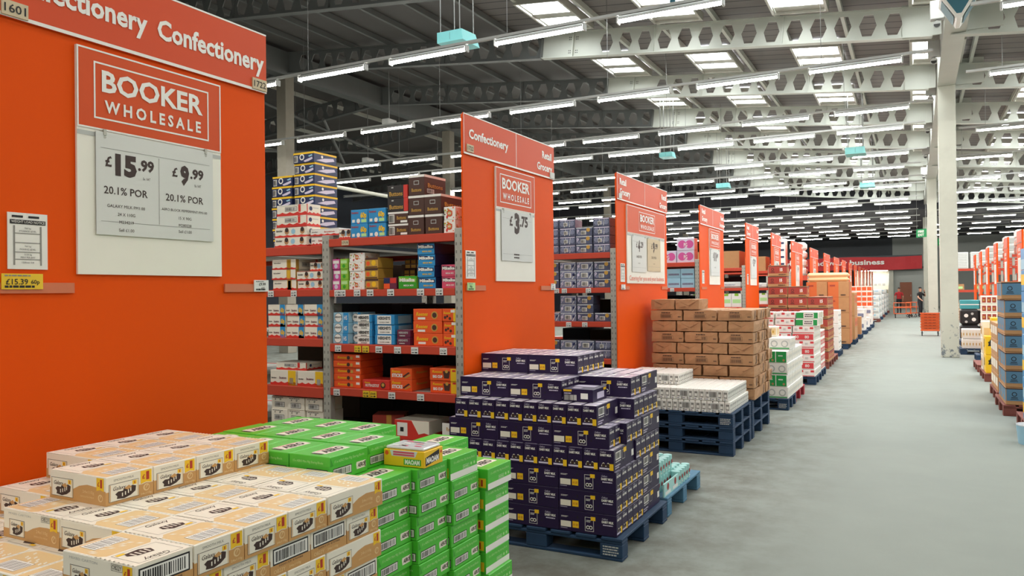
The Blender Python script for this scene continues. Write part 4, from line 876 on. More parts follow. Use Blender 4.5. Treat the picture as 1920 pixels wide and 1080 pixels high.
# ================================================================ tan cartons (nearest stack)
def tan_mesh():
    L, D, H = .268, .160, .0848
    mb = MB(); mb.box((-L/2, -D/2, 0), (L/2, D/2, H), CREAM, 0.002)
    fr = box_frames(L, D, H, 0.0002)
    def art(f, u0, v0, w_, h_):           # framed picture of a torn bar
        mb.rect(f, u0, v0, u0+w_, v0+h_, DKBROWN, 3); mb.rect(f, u0+.0012, v0+.0012, u0+w_-.0012, v0+h_-.0012, CREAM, 4)
        mb.rect(f, u0+.003, v0+.002, u0+.0055, v0+h_-.002, TAN, 5); mb.rect(f, u0+w_-.0055, v0+.002, u0+w_-.003, v0+h_-.002, PALETAN, 5)
        mb.text(f, 'Galaxy', u0+.12*w_, v0+.62*h_, .21*h_, DKBROWN, .42*w_, 6, 'l', .005, .28)
        blob = [(.25, .12), (.5, .06), (.72, .16), (.88, .34), (.9, .62), (.78, .7), (.6, .58), (.52, .66), (.45, .5), (.3, .52), (.2, .4), (.27, .26)]
        mb.poly(f, [(u0+a*w_, v0+c_*h_) for a, c_ in blob], DKBROWN, 6)
        for a, c_ in ((.42, .2), (.52, .24), (.62, .3), (.7, .38)): mb.rect(f, u0+a*w_, v0+c_*h_, u0+(a+.035)*w_, v0+(c_+.2)*h_, CREAM, 7)
        mb.poly(f, [(u0+.5*w_, v0+.62*h_), (u0+.62*w_, v0+.5*h_), (u0+.76*w_, v0+.6*h_), (u0+.66*w_, v0+.76*h_)], TAN, 7)
        mb.rect(f, u0+.78*w_, v0+.72*h_, u0+.92*w_, v0+.95*h_, YEL, 6); mb.rect(f, u0+.84*w_, v0+.76*h_, u0+.87*w_, v0+.9*h_, REDINK, 7)
    def flash(f, u0, v0, w_, h_):
        mb.poly(f, [(u0, v0), (u0+w_*.5, v0+h_*.1), (u0+w_, v0), (u0+w_, v0+h_), (u0, v0+h_)], YEL, 3)
        mb.text(f, '£', u0+w_*.14, v0+h_*.38, h_*.3, REDINK, w_*.26, 4, 'l', .03); mb.text(f, '1', u0+w_*.5, v0+h_*.3, h_*.54, REDINK, w_*.28, 4, 'l', .06)
    def leaf(f, u, v, r):
        mb.disc(f, u, v, r, PALETAN, 3, 14); mb.disc(f, u+r*.1, v, r*.72, TAN, 4, 12); mb.poly(f, [(u-r*.5, v-r*.6), (u+r*.6, v+r*.7), (u+r*.2, v+r*.7)], PALETAN, 5)
    for side in 'RL':
        f = fr[side]; w_ = D
        if side == 'R':
            mb.rect(f, 0, 0, w_, H*.47, TAN, 1); mb.poly(f, [(w_*.68, H*.4), (w_*.72, H*.45), (w_*.84, H*.5), (w_, H*.44), (w_, H*.36), (w_*.68, H*.36)], TAN, 1.5)
            mb.text(f, 'SMOOTH MILK', w_*.16, H*.8, H*.075, GREYINK, w_*.42, 2, 'l', .0)
            art(f, w_*.06, H*.1, w_*.62, H*.62); flash(f, w_*.72, H*.48, w_*.24, H*.47); leaf(f, w_*.845, H*.33, H*.13)
            mb.text(f, '24x110g', w_*.72, H*.08, H*.07, PALETAN, w_*.24, 2, 'l', .01)
        else:
            mb.rect(f, 0, 0, w_, H*.36, TAN, 1); mb.barcode(f, w_*.06, H*.36, w_*.94, H*.9, 2, True, 19)
            mb.text(f, '5000159 470988', w_*.2, H*.26, H*.065, DKBROWN, w_*.6, 2)
            mb.text(f, 'OB22Y', w_*.08, H*.08, H*.12, PALETAN, w_*.28, 2); mb.text(f, '24x110g', w_*.45, H*.09, H*.08, PALETAN, w_*.3, 2)
    for side in 'FB':
        f = fr[side]; w_ = L
        mb.poly(f, [(0, 0), (w_, 0), (w_, H*.5), (w_*.85, H*.62), (w_*.68, H*.66), (w_*.54, H*.58), (w_*.42, H*.42), (w_*.3, H*.4), (0, H*.38)] if side == 'F' else
                [(0, 0), (w_, 0), (w_, H*.55), (w_*.8, H*.6), (w_*.66, H*.58), (w_*.54, H*.48), (w_*.44, H*.34), (w_*.3, H*.32), (0, H*.32)], TAN, 1)
        art(f, w_*.03 if side == 'F' else w_*.11, H*.1, w_*.4 if side == 'F' else w_*.28, H*.66 if side == 'F' else H*.56)
        if side == 'B': mb.text(f, 'OB22Y', w_*.70, H*.8, H*.12, INK, w_*.13, 3); mb.border(f, w_*.69, H*.76, w_*.84, H*.95, .0008, INK, 3); mb.text(f, 'MIXED CARTON', w_*.1, H*.82, H*.07, PALEGREY, w_*.4, 2)
        flash(f, w_*.845, H*.5, w_*.125, H*.46); leaf(f, w_*.91, H*.26, H*.13)
        mb.text(f, '24x110g', w_*.6, H*.36, H*.1, PALETAN, w_*.2, 3); mb.text(f, 'SMOOTH MILK', w_*.56, H*.2, H*.06, PALETAN, w_*.24, 3)
    f = fr['T']; w_, h_ = L, D
    mb.rect(f, .006, .006, w_-.006, h_-.006, PALETAN, 1)
    mb.poly(f, [(.0, .0), (w_*.55, .0), (w_*.52, h_*.08), (w_*.46, h_*.16), (w_*.46, h_*.9), (w_*.55, h_), (0, h_)], CREAM, 2)
    mb.border(f, w_*.04, h_*.12, w_*.42, h_*.88, .0012, DKBROWN, 3)
    mb.text(f, 'Galaxy', w_*.12, h_*.30, h_*.12, DKBROWN, h_*.42, 4, 'l', .0, .2, 90); mb.poly(f, [(w_*.2+a*w_*.18, h_*.35+c_*h_*.42) for a, c_ in ((.1, .1), (.6, 0), (1, .3), (.9, .9), (.5, 1), (.15, .7))], DKBROWN, 4)
    for k in range(4): mb.rect(f, w_*.24, h_*(.42+.08*k), w_*.33, h_*(.45+.08*k), CREAM, 5)
    mb.rect(f, w_*.36, h_*.7, w_*.4, h_*.84, YEL, 5)
    mb.rect(f, w_*.72, h_*.2, w_*.94, h_*.8, DKBROWN, 2); mb.rect(f, w_*.724, h_*.207, w_*.936, h_*.793, WHITE, 3)
    for k in range(12): mb.rect(f, w_*.745, h_*(.24+.045*k), w_*.915, h_*(.255+.045*k)+.001*(k % 3), GREYINK, 4)
    rr = random.Random(2)
    for k in range(9):
        u, v = w_*rr.uniform(.49, .68), h_*rr.uniform(.15, .85); mb.poly(f, [(u, v), (u+.012, v+.004), (u+.016, v+.014), (u+.004, v+.010)], CREAM, 2)
    # perforated lid edge
    for k in range(16):
        u = w_*(k+.5)/16; mb.rect(f, u-.003, -.0006, u+.003, .004, WHITE, 2); mb.rect(f, u-.003, h_-.004, u+.003, h_+.0006, WHITE, 2)
    return mb.data('tan_carton'), L, D, H
TANM, tL, tD, tH = tan_mesh()
GX = -1.585; tS = 0.0855
placed = {}
def tanbox(xr, y0, layer, turn, where):
    """turn 0: picture end to the aisle, 2: barcode end to the aisle, 1: long side to the aisle, 3: picture end to the front"""
    lx, ly = (tL, tD) if turn in (0, 2) else (tD, tL)
    lab = 'tan chocolate carton, '+where
    return place(TANM, 'chocolate_carton', xr-lx/2, y0+ly/2, PZ+tS*layer, {0: 0, 1: R90, 2: math.pi, 3: -R90}[turn], lab, 'carton', 'tan cartons')
LAY = {12: 'topmost layer', 11: 'topmost layer', 10: 'second layer down', 9: 'third layer down', 8: 'fourth layer down', 7: 'fifth layer down', 6: 'sixth layer down'}
def lay(k): return LAY.get(k, '%s layer up' % o_(k))
# raised layer (index 11) near the panel
for i in range(4): tanbox(-2.114, 1.455+.162*i, 11, 0, '%s along the raised aisle-side row' % o_(i))
for i in range(3): tanbox(-2.384, 1.608+.162*i, 11, 0, '%s along the raised panel-side row' % o_(i))
# layer 10
cols10 = [(GX, 1.161, (2, 0, 0, 0)), (GX-.270, 1.323, (0, 0, 0)), (GX-.540, 1.323, (2, 0, 0)), (GX-.812, 1.46, (0, 0))]
for ci, (xr, y0, turns) in enumerate(cols10):
    for i, t in enumerate(turns): tanbox(xr, y0+.1625*i, 10, t, '%s of the %s row in the full layer' % (o_(i), o_(ci)))
for j in range(6): tanbox(GX-.1615*j, 1.815, 10, 1, 'turned sideways at the back of the full layer, %s from the aisle' % o_(j))
# layer 9 spreads further forward and to the panel
for i in range(5): tanbox(GX-.01, 1.262+.1625*i, 9, (0, 0, 2, 2, 0)[i], '%s along the aisle edge under the full layer' % o_(i))
for j in range(6):
    tanbox(GX-.283-.1625*j, 1.145, 9, 3, 'end-on at the front under the full layer, %s from the aisle' % o_(j))
    tanbox(GX-.283-.1625*j, 1.418, 9, 3, 'inside the layer under the full one, %s from the aisle' % o_(j))
for j in range(3): tanbox(GX-.283-.27*j, 1.69, 9, 0, 'rear of the layer under the full one, %s from the aisle' % o_(j))
tanbox(-2.56, 1.86, 10, 0, 'beside the big panel in the full layer')
# aisle-side and front faces of the layers below
for k in range(8, -1, -1):
    if k % 2 == 0:
        for i, t in ((0, 0), (1, 2), (2, 0), (3, 0)): tanbox(GX-.008, 1.162+.163*i, k, t if k != 6 else 2, 'aisle side, %s from the front, %s' % (o_(i), lay(k)))
        tanbox(GX-.008, 1.816, k, 1, 'long side to the aisle at the rear, %s' % lay(k))
    else:
        tanbox(GX-.012, 1.145, k, 1, 'long side to the aisle at the front, %s' % lay(k))
        for i in range(4): tanbox(GX-.012, 1.418+.163*i, k, (2, 2, 0, 2)[i], 'aisle side past a long one, %s, %s' % (o_(i), lay(k)))
    for j in range(4): tanbox(GX-.285-.27*j, 1.15+.01*(k % 2), k, 0, 'front face, %s from the aisle corner, %s' % (o_(j), lay(k)))

# ================================================================ green cartons
def green_mesh():
    L, D, H = .189, .212, .0885
    mb = MB(); mb.box((-L/2, -D/2, 0), (L/2, D/2, H), GREEN, 0.002); fr = box_frames(L, D, H, 0.0002)
    def logo(f, u, v, w_, h_, turn=0):
        mb.poly(f, [(u+.06*w_, v), (u+.94*w_, v+.02*h_), (u+w_, v+.3*h_), (u+.95*w_, v+h_), (u+.05*w_, v+h_), (u, v+.7*h_)], CREAM, 2)
        mb.text(f, 'AERO', u+.14*w_, v+.26*h_, .5*h_, DKBROWN, .66*w_, 3, 'l', .04, .2)
        mb.rect(f, u+.84*w_, v+.1*h_, u+.95*w_, v+.9*h_, DKBROWN, 3)
    for s_, w_ in (('R', D), ('L', D)):
        f = fr[s_]
        mb.rect(f, 0, H*.62, w_, H*.628, GREENDK, 1); mb.poly(f, [(.004, H*.6), (.02, H*.62), (.004, H*.98)], GREENDK, 1)
        mb.text(f, '15 x AERO Mint 90g Sharing Blocks', w_*.12, H*.72, H*.1, GREENPALE, w_*.78, 2, 'l', 0, .1)
        mb.barcode(f, w_*.08, H*.14, w_*.56, H*.5, 2, True, 17); logo(f, w_*.68, H*.2, w_*.27, H*.3)
    f = fr['B']; w_ = L
    for s_ in 'FB':
        f = fr[s_]; mb.rect(f, 0, H*.60, w_, H*.608, GREENDK, 1); mb.text(f, '15 x AERO Mint 90g Sharing Blocks', w_*.1, H*.7, H*.09, GREENPALE, w_*.74, 2, 'l', 0, .1)
        logo(f, w_*.08, H*.16, w_*.3, H*.28); mb.barcode(f, w_*.44, H*.12, w_*.95, H*.48, 2, True, 17)
    f = fr['T']; mb.poly(f, [(L*.36, D*.2), (L*.6, D*.14), (L*.72, D*.2), (L*.72, D*.84), (L*.5, D*.88), (L*.36, D*.84)], CREAM, 2); mb.rect(f, L*.42, D*.12, L*.68, D*.2, DKBROWN, 3)
    mb.text(f, 'AERO', L*.65, D*.27, L*.2, DKBROWN, D*.5, 4, 'l', .05, .2, 90); mb.rect(f, L*.38, D*.3, L*.41, D*.75, ROSE, 3)
    return mb.data('green_carton'), L, D, H
def green2_mesh():
    L, D, H = .189, .212, .0885
    mb = MB(); mb.box((-L/2, -D/2, 0), (L/2, D/2, H), GREEN, 0.002); fr = box_frames(L, D, H, 0.0002)
    f = fr['R']; w_ = D
    mb.rect(f, 0, 0, w_, H*.3, WHITE, 1); mb.rect(f, 0, H*.58, w_, H*.588, GREENDK, 1); mb.text(f, '15 x AERO Mint 90g Sharing Blocks', w_*.12, H*.7, H*.1, GREENPALE, w_*.78, 2, 'l', 0, .1)
    mb.border(f, w_*.45, H*.34, w_*.68, H*.5, .001, WHITE, 2); mb.lines(f, w_*.47, H*.39, w_*.66, H*.45, 1, GREENPALE, 2)
    for u in (.76, .88): mb.disc(f, w_*u, H*.45, H*.07, GREENPALE, 2, 10)
    f = fr['F']; mb.poly(f, [(L*.55, H*.1), (L*.95, H*.1), (L*.95, H*.55), (L*.55, H*.55)], YEL, 1); mb.text(f, '£1', L*.62, H*.18, H*.28, REDINK, L*.25, 2, 'l', .04)
    f = fr['T']; mb.rect(f, L*.36, D*.16, L*.72, D*.86, CREAM, 2); mb.text(f, 'AERO', L*.65, D*.27, L*.2, DKBROWN, D*.5, 4, 'l', .05, .2, 90)
    return mb.data('green_carton')
GRM, gL, gD, gH = green_mesh(); GR2 = green2_mesh(); gS = .0895
def gbox(me, xr, y0, k, where, dx=0.0): return place(me, 'mint_carton', xr-gL/2+dx, y0+gD/2, PZ+gS*k, 0, 'green mint chocolate carton, '+where, 'carton', 'green cartons')
GXR = -1.68
def down(k, top): return 'top' if k == top else '%s down' % o_(top-k)
for c_, (y0, xr_) in enumerate(((2.184, -1.686), (2.401, -1.658), (2.618, -1.641))):
    for k in range(10):
        gbox(GR2 if (c_ == 2 and k == 9) else GRM, xr_-.006*((k*7+c_) % 3), y0, k, '%s column from the tan stack, %s' % (o_(c_), down(k, 9)))
for k in range(9): gbox(GR2, -1.617-(.014 if 4 <= k < 8 else 0), 2.856, k, 'column jutting out at the far end, %s' % down(k, 8))
for k in range(10): gbox(GRM, -1.83, 2.842, k, 'far end column behind the jutting one, %s' % down(k, 9))
for i in range(3):
    for j in range(4):
        gbox(GRM, GXR-.192*(j+1)-.02, 2.184+.2165*i, 9, 'inner carton, %s row, %s from the aisle' % (o_(i), o_(j)))
for k in range(9):
    for j in range(1, 5): gbox(GRM, GXR-.192*j-.018, 2.184, k, 'front face inward of the aisle corner, %s in, %s' % (o_(j-1), down(k, 9)))
for i, (y0, xr, cnt) in enumerate(((2.103, -1.828, 4), (2.33, -1.842, 4), (2.548, -2.02, 3))):
    for j in range(cnt): gbox(GRM, xr-.1925*j, y0, 10, 'raised layer, %s row, %s from the aisle' % (o_(i), o_(j)))
# chew box lying on the green cartons
e = obj('sweet_display_box', None, None, (-1.742, 2.49, PZ+gS*10)); e.rotation_euler = (0, 0, 0.03)
tag(e, 'yellow sweet box with clear film lid lying on the green cartons', 'box')
L, D, H = .185, .135, .062
m = MB(); m.box((-L/2, -D/2, 0), (L/2, D/2, H), YEL, .002); fr = box_frames(L, D, H, .0004)
f = fr['F']; m.rect(f, .5*L, .12*H, .92*L, .5*H, GREENDK, 1); m.text(f, 'MAOAM', .53*L, .18*H, .26*H, WHITE, .36*L, 2, 'l', .05)
m.poly(f, [(.16*L, .98*H), (.84*L, .98*H), (.78*L, .62*H), (.2*L, .62*H)], FILM_AND_GLINT, 1)
for k in range(2): m.rect(f, .24*L, (.66+.15*k)*H, .76*L, (.77+.15*k)*H, ROSE, 2)
m.disc(f, .08*L, .78*H, .07*H*2, ORCARD, 1)
f = fr['R']; m.poly(f, [(.06*D, .1*H), (.8*D, .3*H), (.8*D, .9*H), (.06*D, .62*H)], INK, 1); m.text(f, 'MAOAM', .1*D, .26*H, .32*H, WHITE, .66*D, 2, 'l', .05); m.disc(f, .9*D, .7*H, .1*H, REDCARD, 1)
part('carton', m, e)
m = MB(); m.box((-L/2+.006, -D/2+.006, H+.0005), (L/2-.006, D/2-.006, H+.012), FILM_AND_GLINT, .004)
rr = random.Random(3)
f = Fr((-L/2, -D/2, H+.0125), (1, 0, 0), (0, 1, 0), .0006)
for k in range(14): u, v = rr.uniform(.02, L-.05), rr.uniform(.02, D-.03); m.rect(f, u, v, u+.03, v+.012, rr.choice((ROSE, WHITE, PALEGREY)), 1)
part('film_lid', m, e, label='clear crinkled film')

# ================================================================ purple cartons
def purple_mesh():
    L, D, H = .397, .1045, .1355
    mb = MB(); mb.box((-L/2, -D/2, 0), (L/2, D/2, H), PURPLE, 0.002); fr = box_frames(L, D, H, 0.0003)
    def name(f, u, v, w_):
        mb.text(f, 'Cadbury', u, v+.02, .011, LILAC, w_*.5, 2, 'l', .0, .3); mb.text(f, 'DAIRY MILK', u, v, .0135, WHITE, w_, 2, 'l', .04)
    for s_ in 'FB':
        f = fr[s_]; w_ = L
        mb.rect(f, .03*w_, .2*H, .215*w_, .48*H, CREAM, 1); mb.lines(f, .04*w_, .66*H, .17*w_, .72*H, 2, WHITE, 1); mb.rect(f, .03*w_, .13*H, .15*w_, .15*H, LILAC, 1)
        mb.rect(f, .24*w_, .2*H, .35*w_, .5*H, YEL, 1); mb.text(f, '£1.25', .255*w_, .3*H, .09*H, REDINK, .08*w_, 2, 'l', .02)
        mb.border(f, .46*w_, .12*H, .61*w_, .78*H, .0022, WHITE, 1); mb.lines(f, .48*w_, .55*H, .57*w_, .64*H, 2, WHITE, 1); mb.rect(f, .56*w_, .64*H, .64*w_, .82*H, YEL, 2)
        for u in (.51, .56): mb.disc(f, u*w_, .3*H, .09*H, WHITE, 1, 12); mb.disc(f, u*w_, .3*H, .055*H, INK, 2, 10)
        name(f, .75*w_, .6*H, .2*w_); mb.lines(f, .77*w_, .48*H, .94*w_, .53*H, 1, LILAC, 1); mb.disc(f, .69*w_, .36*H, .03*H, INK, 1, 8, .05*H); mb.disc(f, .33*w_, .72*H, .035*H, INK, 1, 8, .07*H)
    for s_ in 'RL':
        f = fr[s_]; w_ = D
        name(f, .12*w_, .72*H, .72*w_)
        a = [(.22*w_+.56*w_*t/10, .22*H+.17*H*abs(math.sin(math.pi*t/5))) for t in range(11)]
        mb.poly(f, a+[(.78*w_, .2*H), (.22*w_, .2*H)], CREAM, 1)
        for u in (.36, .62): mb.disc(f, u*w_, .25*H, .085*H, DKBROWN, 2, 12)
        mb.rect(f, .06*w_, .1*H, .74*w_, .18*H, LILAC, 2); mb.rect(f, .72*w_, .07*H, .97*w_, .38*H, YEL, 3)
    f = fr['T']; w_, h_ = L, D
    mb.rect(f, .02*w_, .08*h_, .98*w_, .92*h_, LILAC, 1)  # pale panel: lid print plus overhead glare painted into the colour
    for k in range(4): mb.rect(f, (.05+.24*k)*w_, .12*h_, (.1+.24*k)*w_, .88*h_, WHITE, 2); mb.rect(f, (.2+.24*k)*w_, .3*h_, (.215+.24*k)*w_, .7*h_, PURPLE, 2)
    return mb.data('purple_carton'), L, D, H
def purple_side_mesh():                     # long side carrying a barcode label
    L, D, H = .397, .1045, .1355
    mb = MB(); mb.box((-L/2, -D/2, 0), (L/2, D/2, H), PURPLE, 0.002); fr = box_frames(L, D, H, 0.0003)
    for s_ in 'FB':
        f = fr[s_]; w_ = L
        mb.rect(f, .08*w_, .5*H, .34*w_, .88*H, WHITE, 1); mb.barcode(f, .1*w_, .56*H, .32*w_, .84*H, 2, False, 12); mb.lines(f, .08*w_, .4*H, .36*w_, .44*H, 1, WHITE, 1)
        mb.rect(f, .46*w_, .7*H, .6*w_, .92*H, YEL, 2); mb.border(f, .4*w_, .4*H, .53*w_, .85*H, .002, WHITE, 1)
        mb.rect(f, .86*w_, .3*H, .97*w_, .62*H, WHITE, 1); mb.lines(f, .06*w_, .1*H, .3*w_, .26*H, 2, LILAC, 1); mb.disc(f, .44*w_, .3*H, .04*H, INK, 1, 8, .07*H)
    for s_ in 'RL':
        f = fr[s_]; w_ = D
        mb.text(f, 'Cadbury', .12*w_, .72*H+.02, .011, LILAC, .36*w_, 2, 'l', 0, .3); mb.text(f, 'DAIRY MILK', .12*w_, .72*H, .0135, WHITE, .72*w_, 2, 'l', .04)
        a = [(.18*w_+.6*w_*t/10, .26*H+.17*H*abs(math.sin(math.pi*t/5))) for t in range(11)]; mb.poly(f, a+[(.78*w_, .24*H), (.18*w_, .24*H)], CREAM, 1)
        for u in (.34, .62): mb.disc(f, u*w_, .3*H, .09*H, DKBROWN, 2, 12)
        mb.rect(f, .06*w_, .1*H, .74*w_, .18*H, LILAC, 2); mb.rect(f, .72*w_, .07*H, .97*w_, .38*H, YEL, 3)
    f = fr['T']; mb.rect(f, .02*L, .08*D, .98*L, .92*D, LILAC, 1)  # lid print and overhead glare painted together as one pale panel
    for k in range(4): mb.rect(f, (.05+.24*k)*L, .12*D, (.1+.24*k)*L, .88*D, WHITE, 2)
    return mb.data('purple_carton')
PUM, pL, pD, pH = purple_mesh(); PUS = purple_side_mesh()
pS = .1368; px0 = -1.684
PZ2 = 0.147
def pbox(xr, y0, k, turned, where):
    lx, ly = (pD, pL) if turned else (pL, pD)
    return place(PUS if turned else PUM, 'purple_carton', xr-lx/2, y0+ly/2, PZ2+pS*k, R90 if turned else 0, 'purple chocolate carton, '+where, 'carton', 'purple cartons')
PLAY = ['lowest layer', 'second layer up', 'third layer up', 'fourth layer up', 'fifth layer up', 'sixth layer up', 'seventh layer up', 'top layer']
def long_block(k, xr, y0, nx, ny, hollow=True, r0=0):
    for i in range(ny):
        for j in range(nx):
            if hollow and 0 < i and j > 0: continue
            pbox(xr-.400*j, y0+.1065*i, k, False, '%s, row %s from the front, %s from the aisle' % (PLAY[k], o_(i+r0), o_(j)))
def end_block(k, xr, y0, nx, rear=False):
    for j in range(nx): pbox(xr-.1068*j, y0, k, True, '%s, %s, %s from the aisle' % (PLAY[k], 'turned end-on at the back' if rear else 'turned end-on in front', o_(j)))
for k in (0, 1, 2):
    long_block(k, px0, 4.615, 3, 5); end_block(k, px0-.004, 5.155, 3, True)
end_block(3, px0-.012, 4.612, 11); long_block(3, px0, 5.014, 3, 5)
long_block(4, px0-.046, 4.625, 3, 2); long_block(4, px0-.006, 4.845, 1, 3, True, 2); end_block(4, px0-.004, 5.17, 6, True)
for j in (1, 2):
    for i in (2, 3, 4): pbox(px0-.006-.4*j, 4.84+.1065*(i-2), 4, False, 'fifth layer up, hidden inner row %s, %s in' % (o_(i), o_(j)))
end_block(5, -1.812, 4.625, 10); long_block(5, px0-.016, 5.03, 3, 5)
# seventh layer: two blocks at different depths
for i in range(3):
    for j in range(2): pbox(-2.115-.3985*j, 4.755+.1065*i, 6, False, 'seventh layer up, stepped row %s, %s from the step' % (o_(i), o_(j)))
for i in range(2):
    for j in range(2): pbox(-1.742-.3985*j, 5.09+.1065*i, 6, False, 'seventh layer up, rear row %s, %s from the aisle' % (o_(i), o_(j)))
end_block(6, -1.742, 5.31, 4, True)
for i in range(3): pbox(-2.545, 5.09+.1065*i, 6, False, 'seventh layer up by the panel, row %s' % o_(i))
for i in range(5):
    for j in range(2): pbox(-2.150-.3985*j, 5.125+.1065*i, 7, False, 'top layer, row %s from the front, %s from the aisle' % (o_(i), o_(j)))
e = thing('purple_box', carton('pbox', .215, .26, .085, PURPLE, [('r', .02, .8, .3, .95, YEL), ('b', .04, .12, .46, .55, False, 2), ('r', .6, .25, .84, .7, WHITE), ('l', .05, .62, .3, .7, 1, LILAC)], [('r', .3, .2, .8, .7, LILAC), ('r', .75, .75, .95, .95, YEL)], [('r', .1, .55, .8, .9, LILAC), ('r', .2, .2, .5, .4, LILAC)], None, None, None), (-1.99, 4.895, PZ2+pS*6), 'small low purple box lying loose on the sixth layer of purple cartons', 'box', None, 0.0)
e.location = (-1.995, 4.88, PZ2+pS*6)
# ================================================================ teal tins
def tin_mesh():
    m = MB(); m.tube((0, 0, 0), (0, 0, .108), .036, TEALTIN, 16); m.tube((0, 0, .1085), (0, 0, .112), .036, TEALTIN, 16); m.tube((0, 0, .112), (0, 0, .1135), .033, TEALTIN, 16)
    f = Fr((0, -.0365, 0), (1, 0, 0), (0, 0, 1), .0004); m.disc(f, 0, .062, .018, FRUIT, 1, 10); m.rect(f, -.012, .02, .012, .03, WHITE, 1)
    f = Fr((.0365, 0, 0), (0, 1, 0), (0, 0, 1), .0004); m.disc(f, 0, .062, .018, FRUIT, 1, 10); m.rect(f, -.012, .02, .012, .03, WHITE, 1)
    return m.data('tin')
TM = tin_mesh()
for i in range(9):
    for j in range(4):
        if i < 3 and j < 1 or (i < 4 and j == 0): continue
        x = -1.715-.074*j; y = 5.76+.074*i
        if j == 0: y += .02
        lay2 = i < 6 and j > 0
        thing('tin', TM, (x, y, .1455), 'pale teal tin on the worn pallet, row %s from the purple stack, %s in' % (o_(i), o_(j)), 'tin', 'teal tins')
        if lay2: thing('tin', TM, (x-.005, y, .1455+.115), 'pale teal tin on top of another, row %s, %s in' % (o_(i), o_(j)), 'tin', 'teal tins')
m = MB(); m.box((-.006, -.2, 0), (.006, .2, .10), TEALTIN); f = Fr((.006, -.2, 0), (0, 1, 0), (0, 0, 1), .0006)
for k in range(2): m.rect(f, .03+.2*k, .01, .17+.2*k, .035, WHITE, 1); m.disc(f, .1+.2*k, .065, .028, FRUIT, 1, 12)
thing('card_sleeve', m, (-1.690, 5.86, .1455), 'torn teal card sleeve with fruit print standing by the tins', 'card')

# ================================================================ white shrink packs on three pallets
Z3 = 0.146*2+0.1455
def carton_small():
    m = MB(); m.box((-.0275, -.0275, 0), (.0275, .0275, .118), WHITE, .005); 
    for f in (Fr((-.0275, -.0275, 0), (1, 0, 0), (0, 0, 1), .0006), Fr((.0275, -.0275, 0), (0, 1, 0), (0, 0, 1), .0006)):
        m.rect(f, .010, .03, .045, .092, GREYINK, 1); m.rect(f, .016, .042, .040, .070, WHITE, 2); m.rect(f, .010, .012, .030, .02, SLATE, 1)
    return m.data('carton')
SC = carton_small()
PK = obj('carton_pack', None, None, (-1.86, 8.06, Z3)); tag(PK, 'x', 'pack', 'white packs')
for i in range(5):
    for j in range(2): part('carton', SC, PK, ((i-2)*.0600+random.uniform(-.0015, .0015), (j-.5)*.0600+random.uniform(-.0015, .0015), 0))
m = MB(); m.box((-.05, -.0605, .03), (.05, -.060, .10), PAPER); f = Fr((-.05, -.0605, .03), (1, 0, 0), (0, 0, 1), .0006); m.barcode(f, .01, .008, .09, .062, 1, False, 10); part('barcode_label', m, PK)
first = True
for k in range(2):
    for j in range(4):
        for i in range(8):
            if k == 0 and not (i < 1 or j == 0): continue
            x, y = -1.83-.303*j-(.02 if k else 0), 8.07+.1225*i
            lab = 'shrink-wrapped pack of small white cartons, %s layer, %s back, %s from the aisle' % (('lower', 'upper')[k], o_(i), o_(j))
            if first: PK.location = (x, y, Z3); PK['label'] = lab; first = False
            else: clone(PK, (x, y, Z3+.122*k), random.uniform(-.01, .01), lab)
for i in range(5):
    for j in (2, 3): clone(PK, (-1.84-.303*j+(.02 if j == 2 else 0), 8.32+.1225*i, Z3+.244), .0, 'pack of small white cartons on top beside the purple stack, %s back, %s of two' % (o_(i), o_(j-2)))

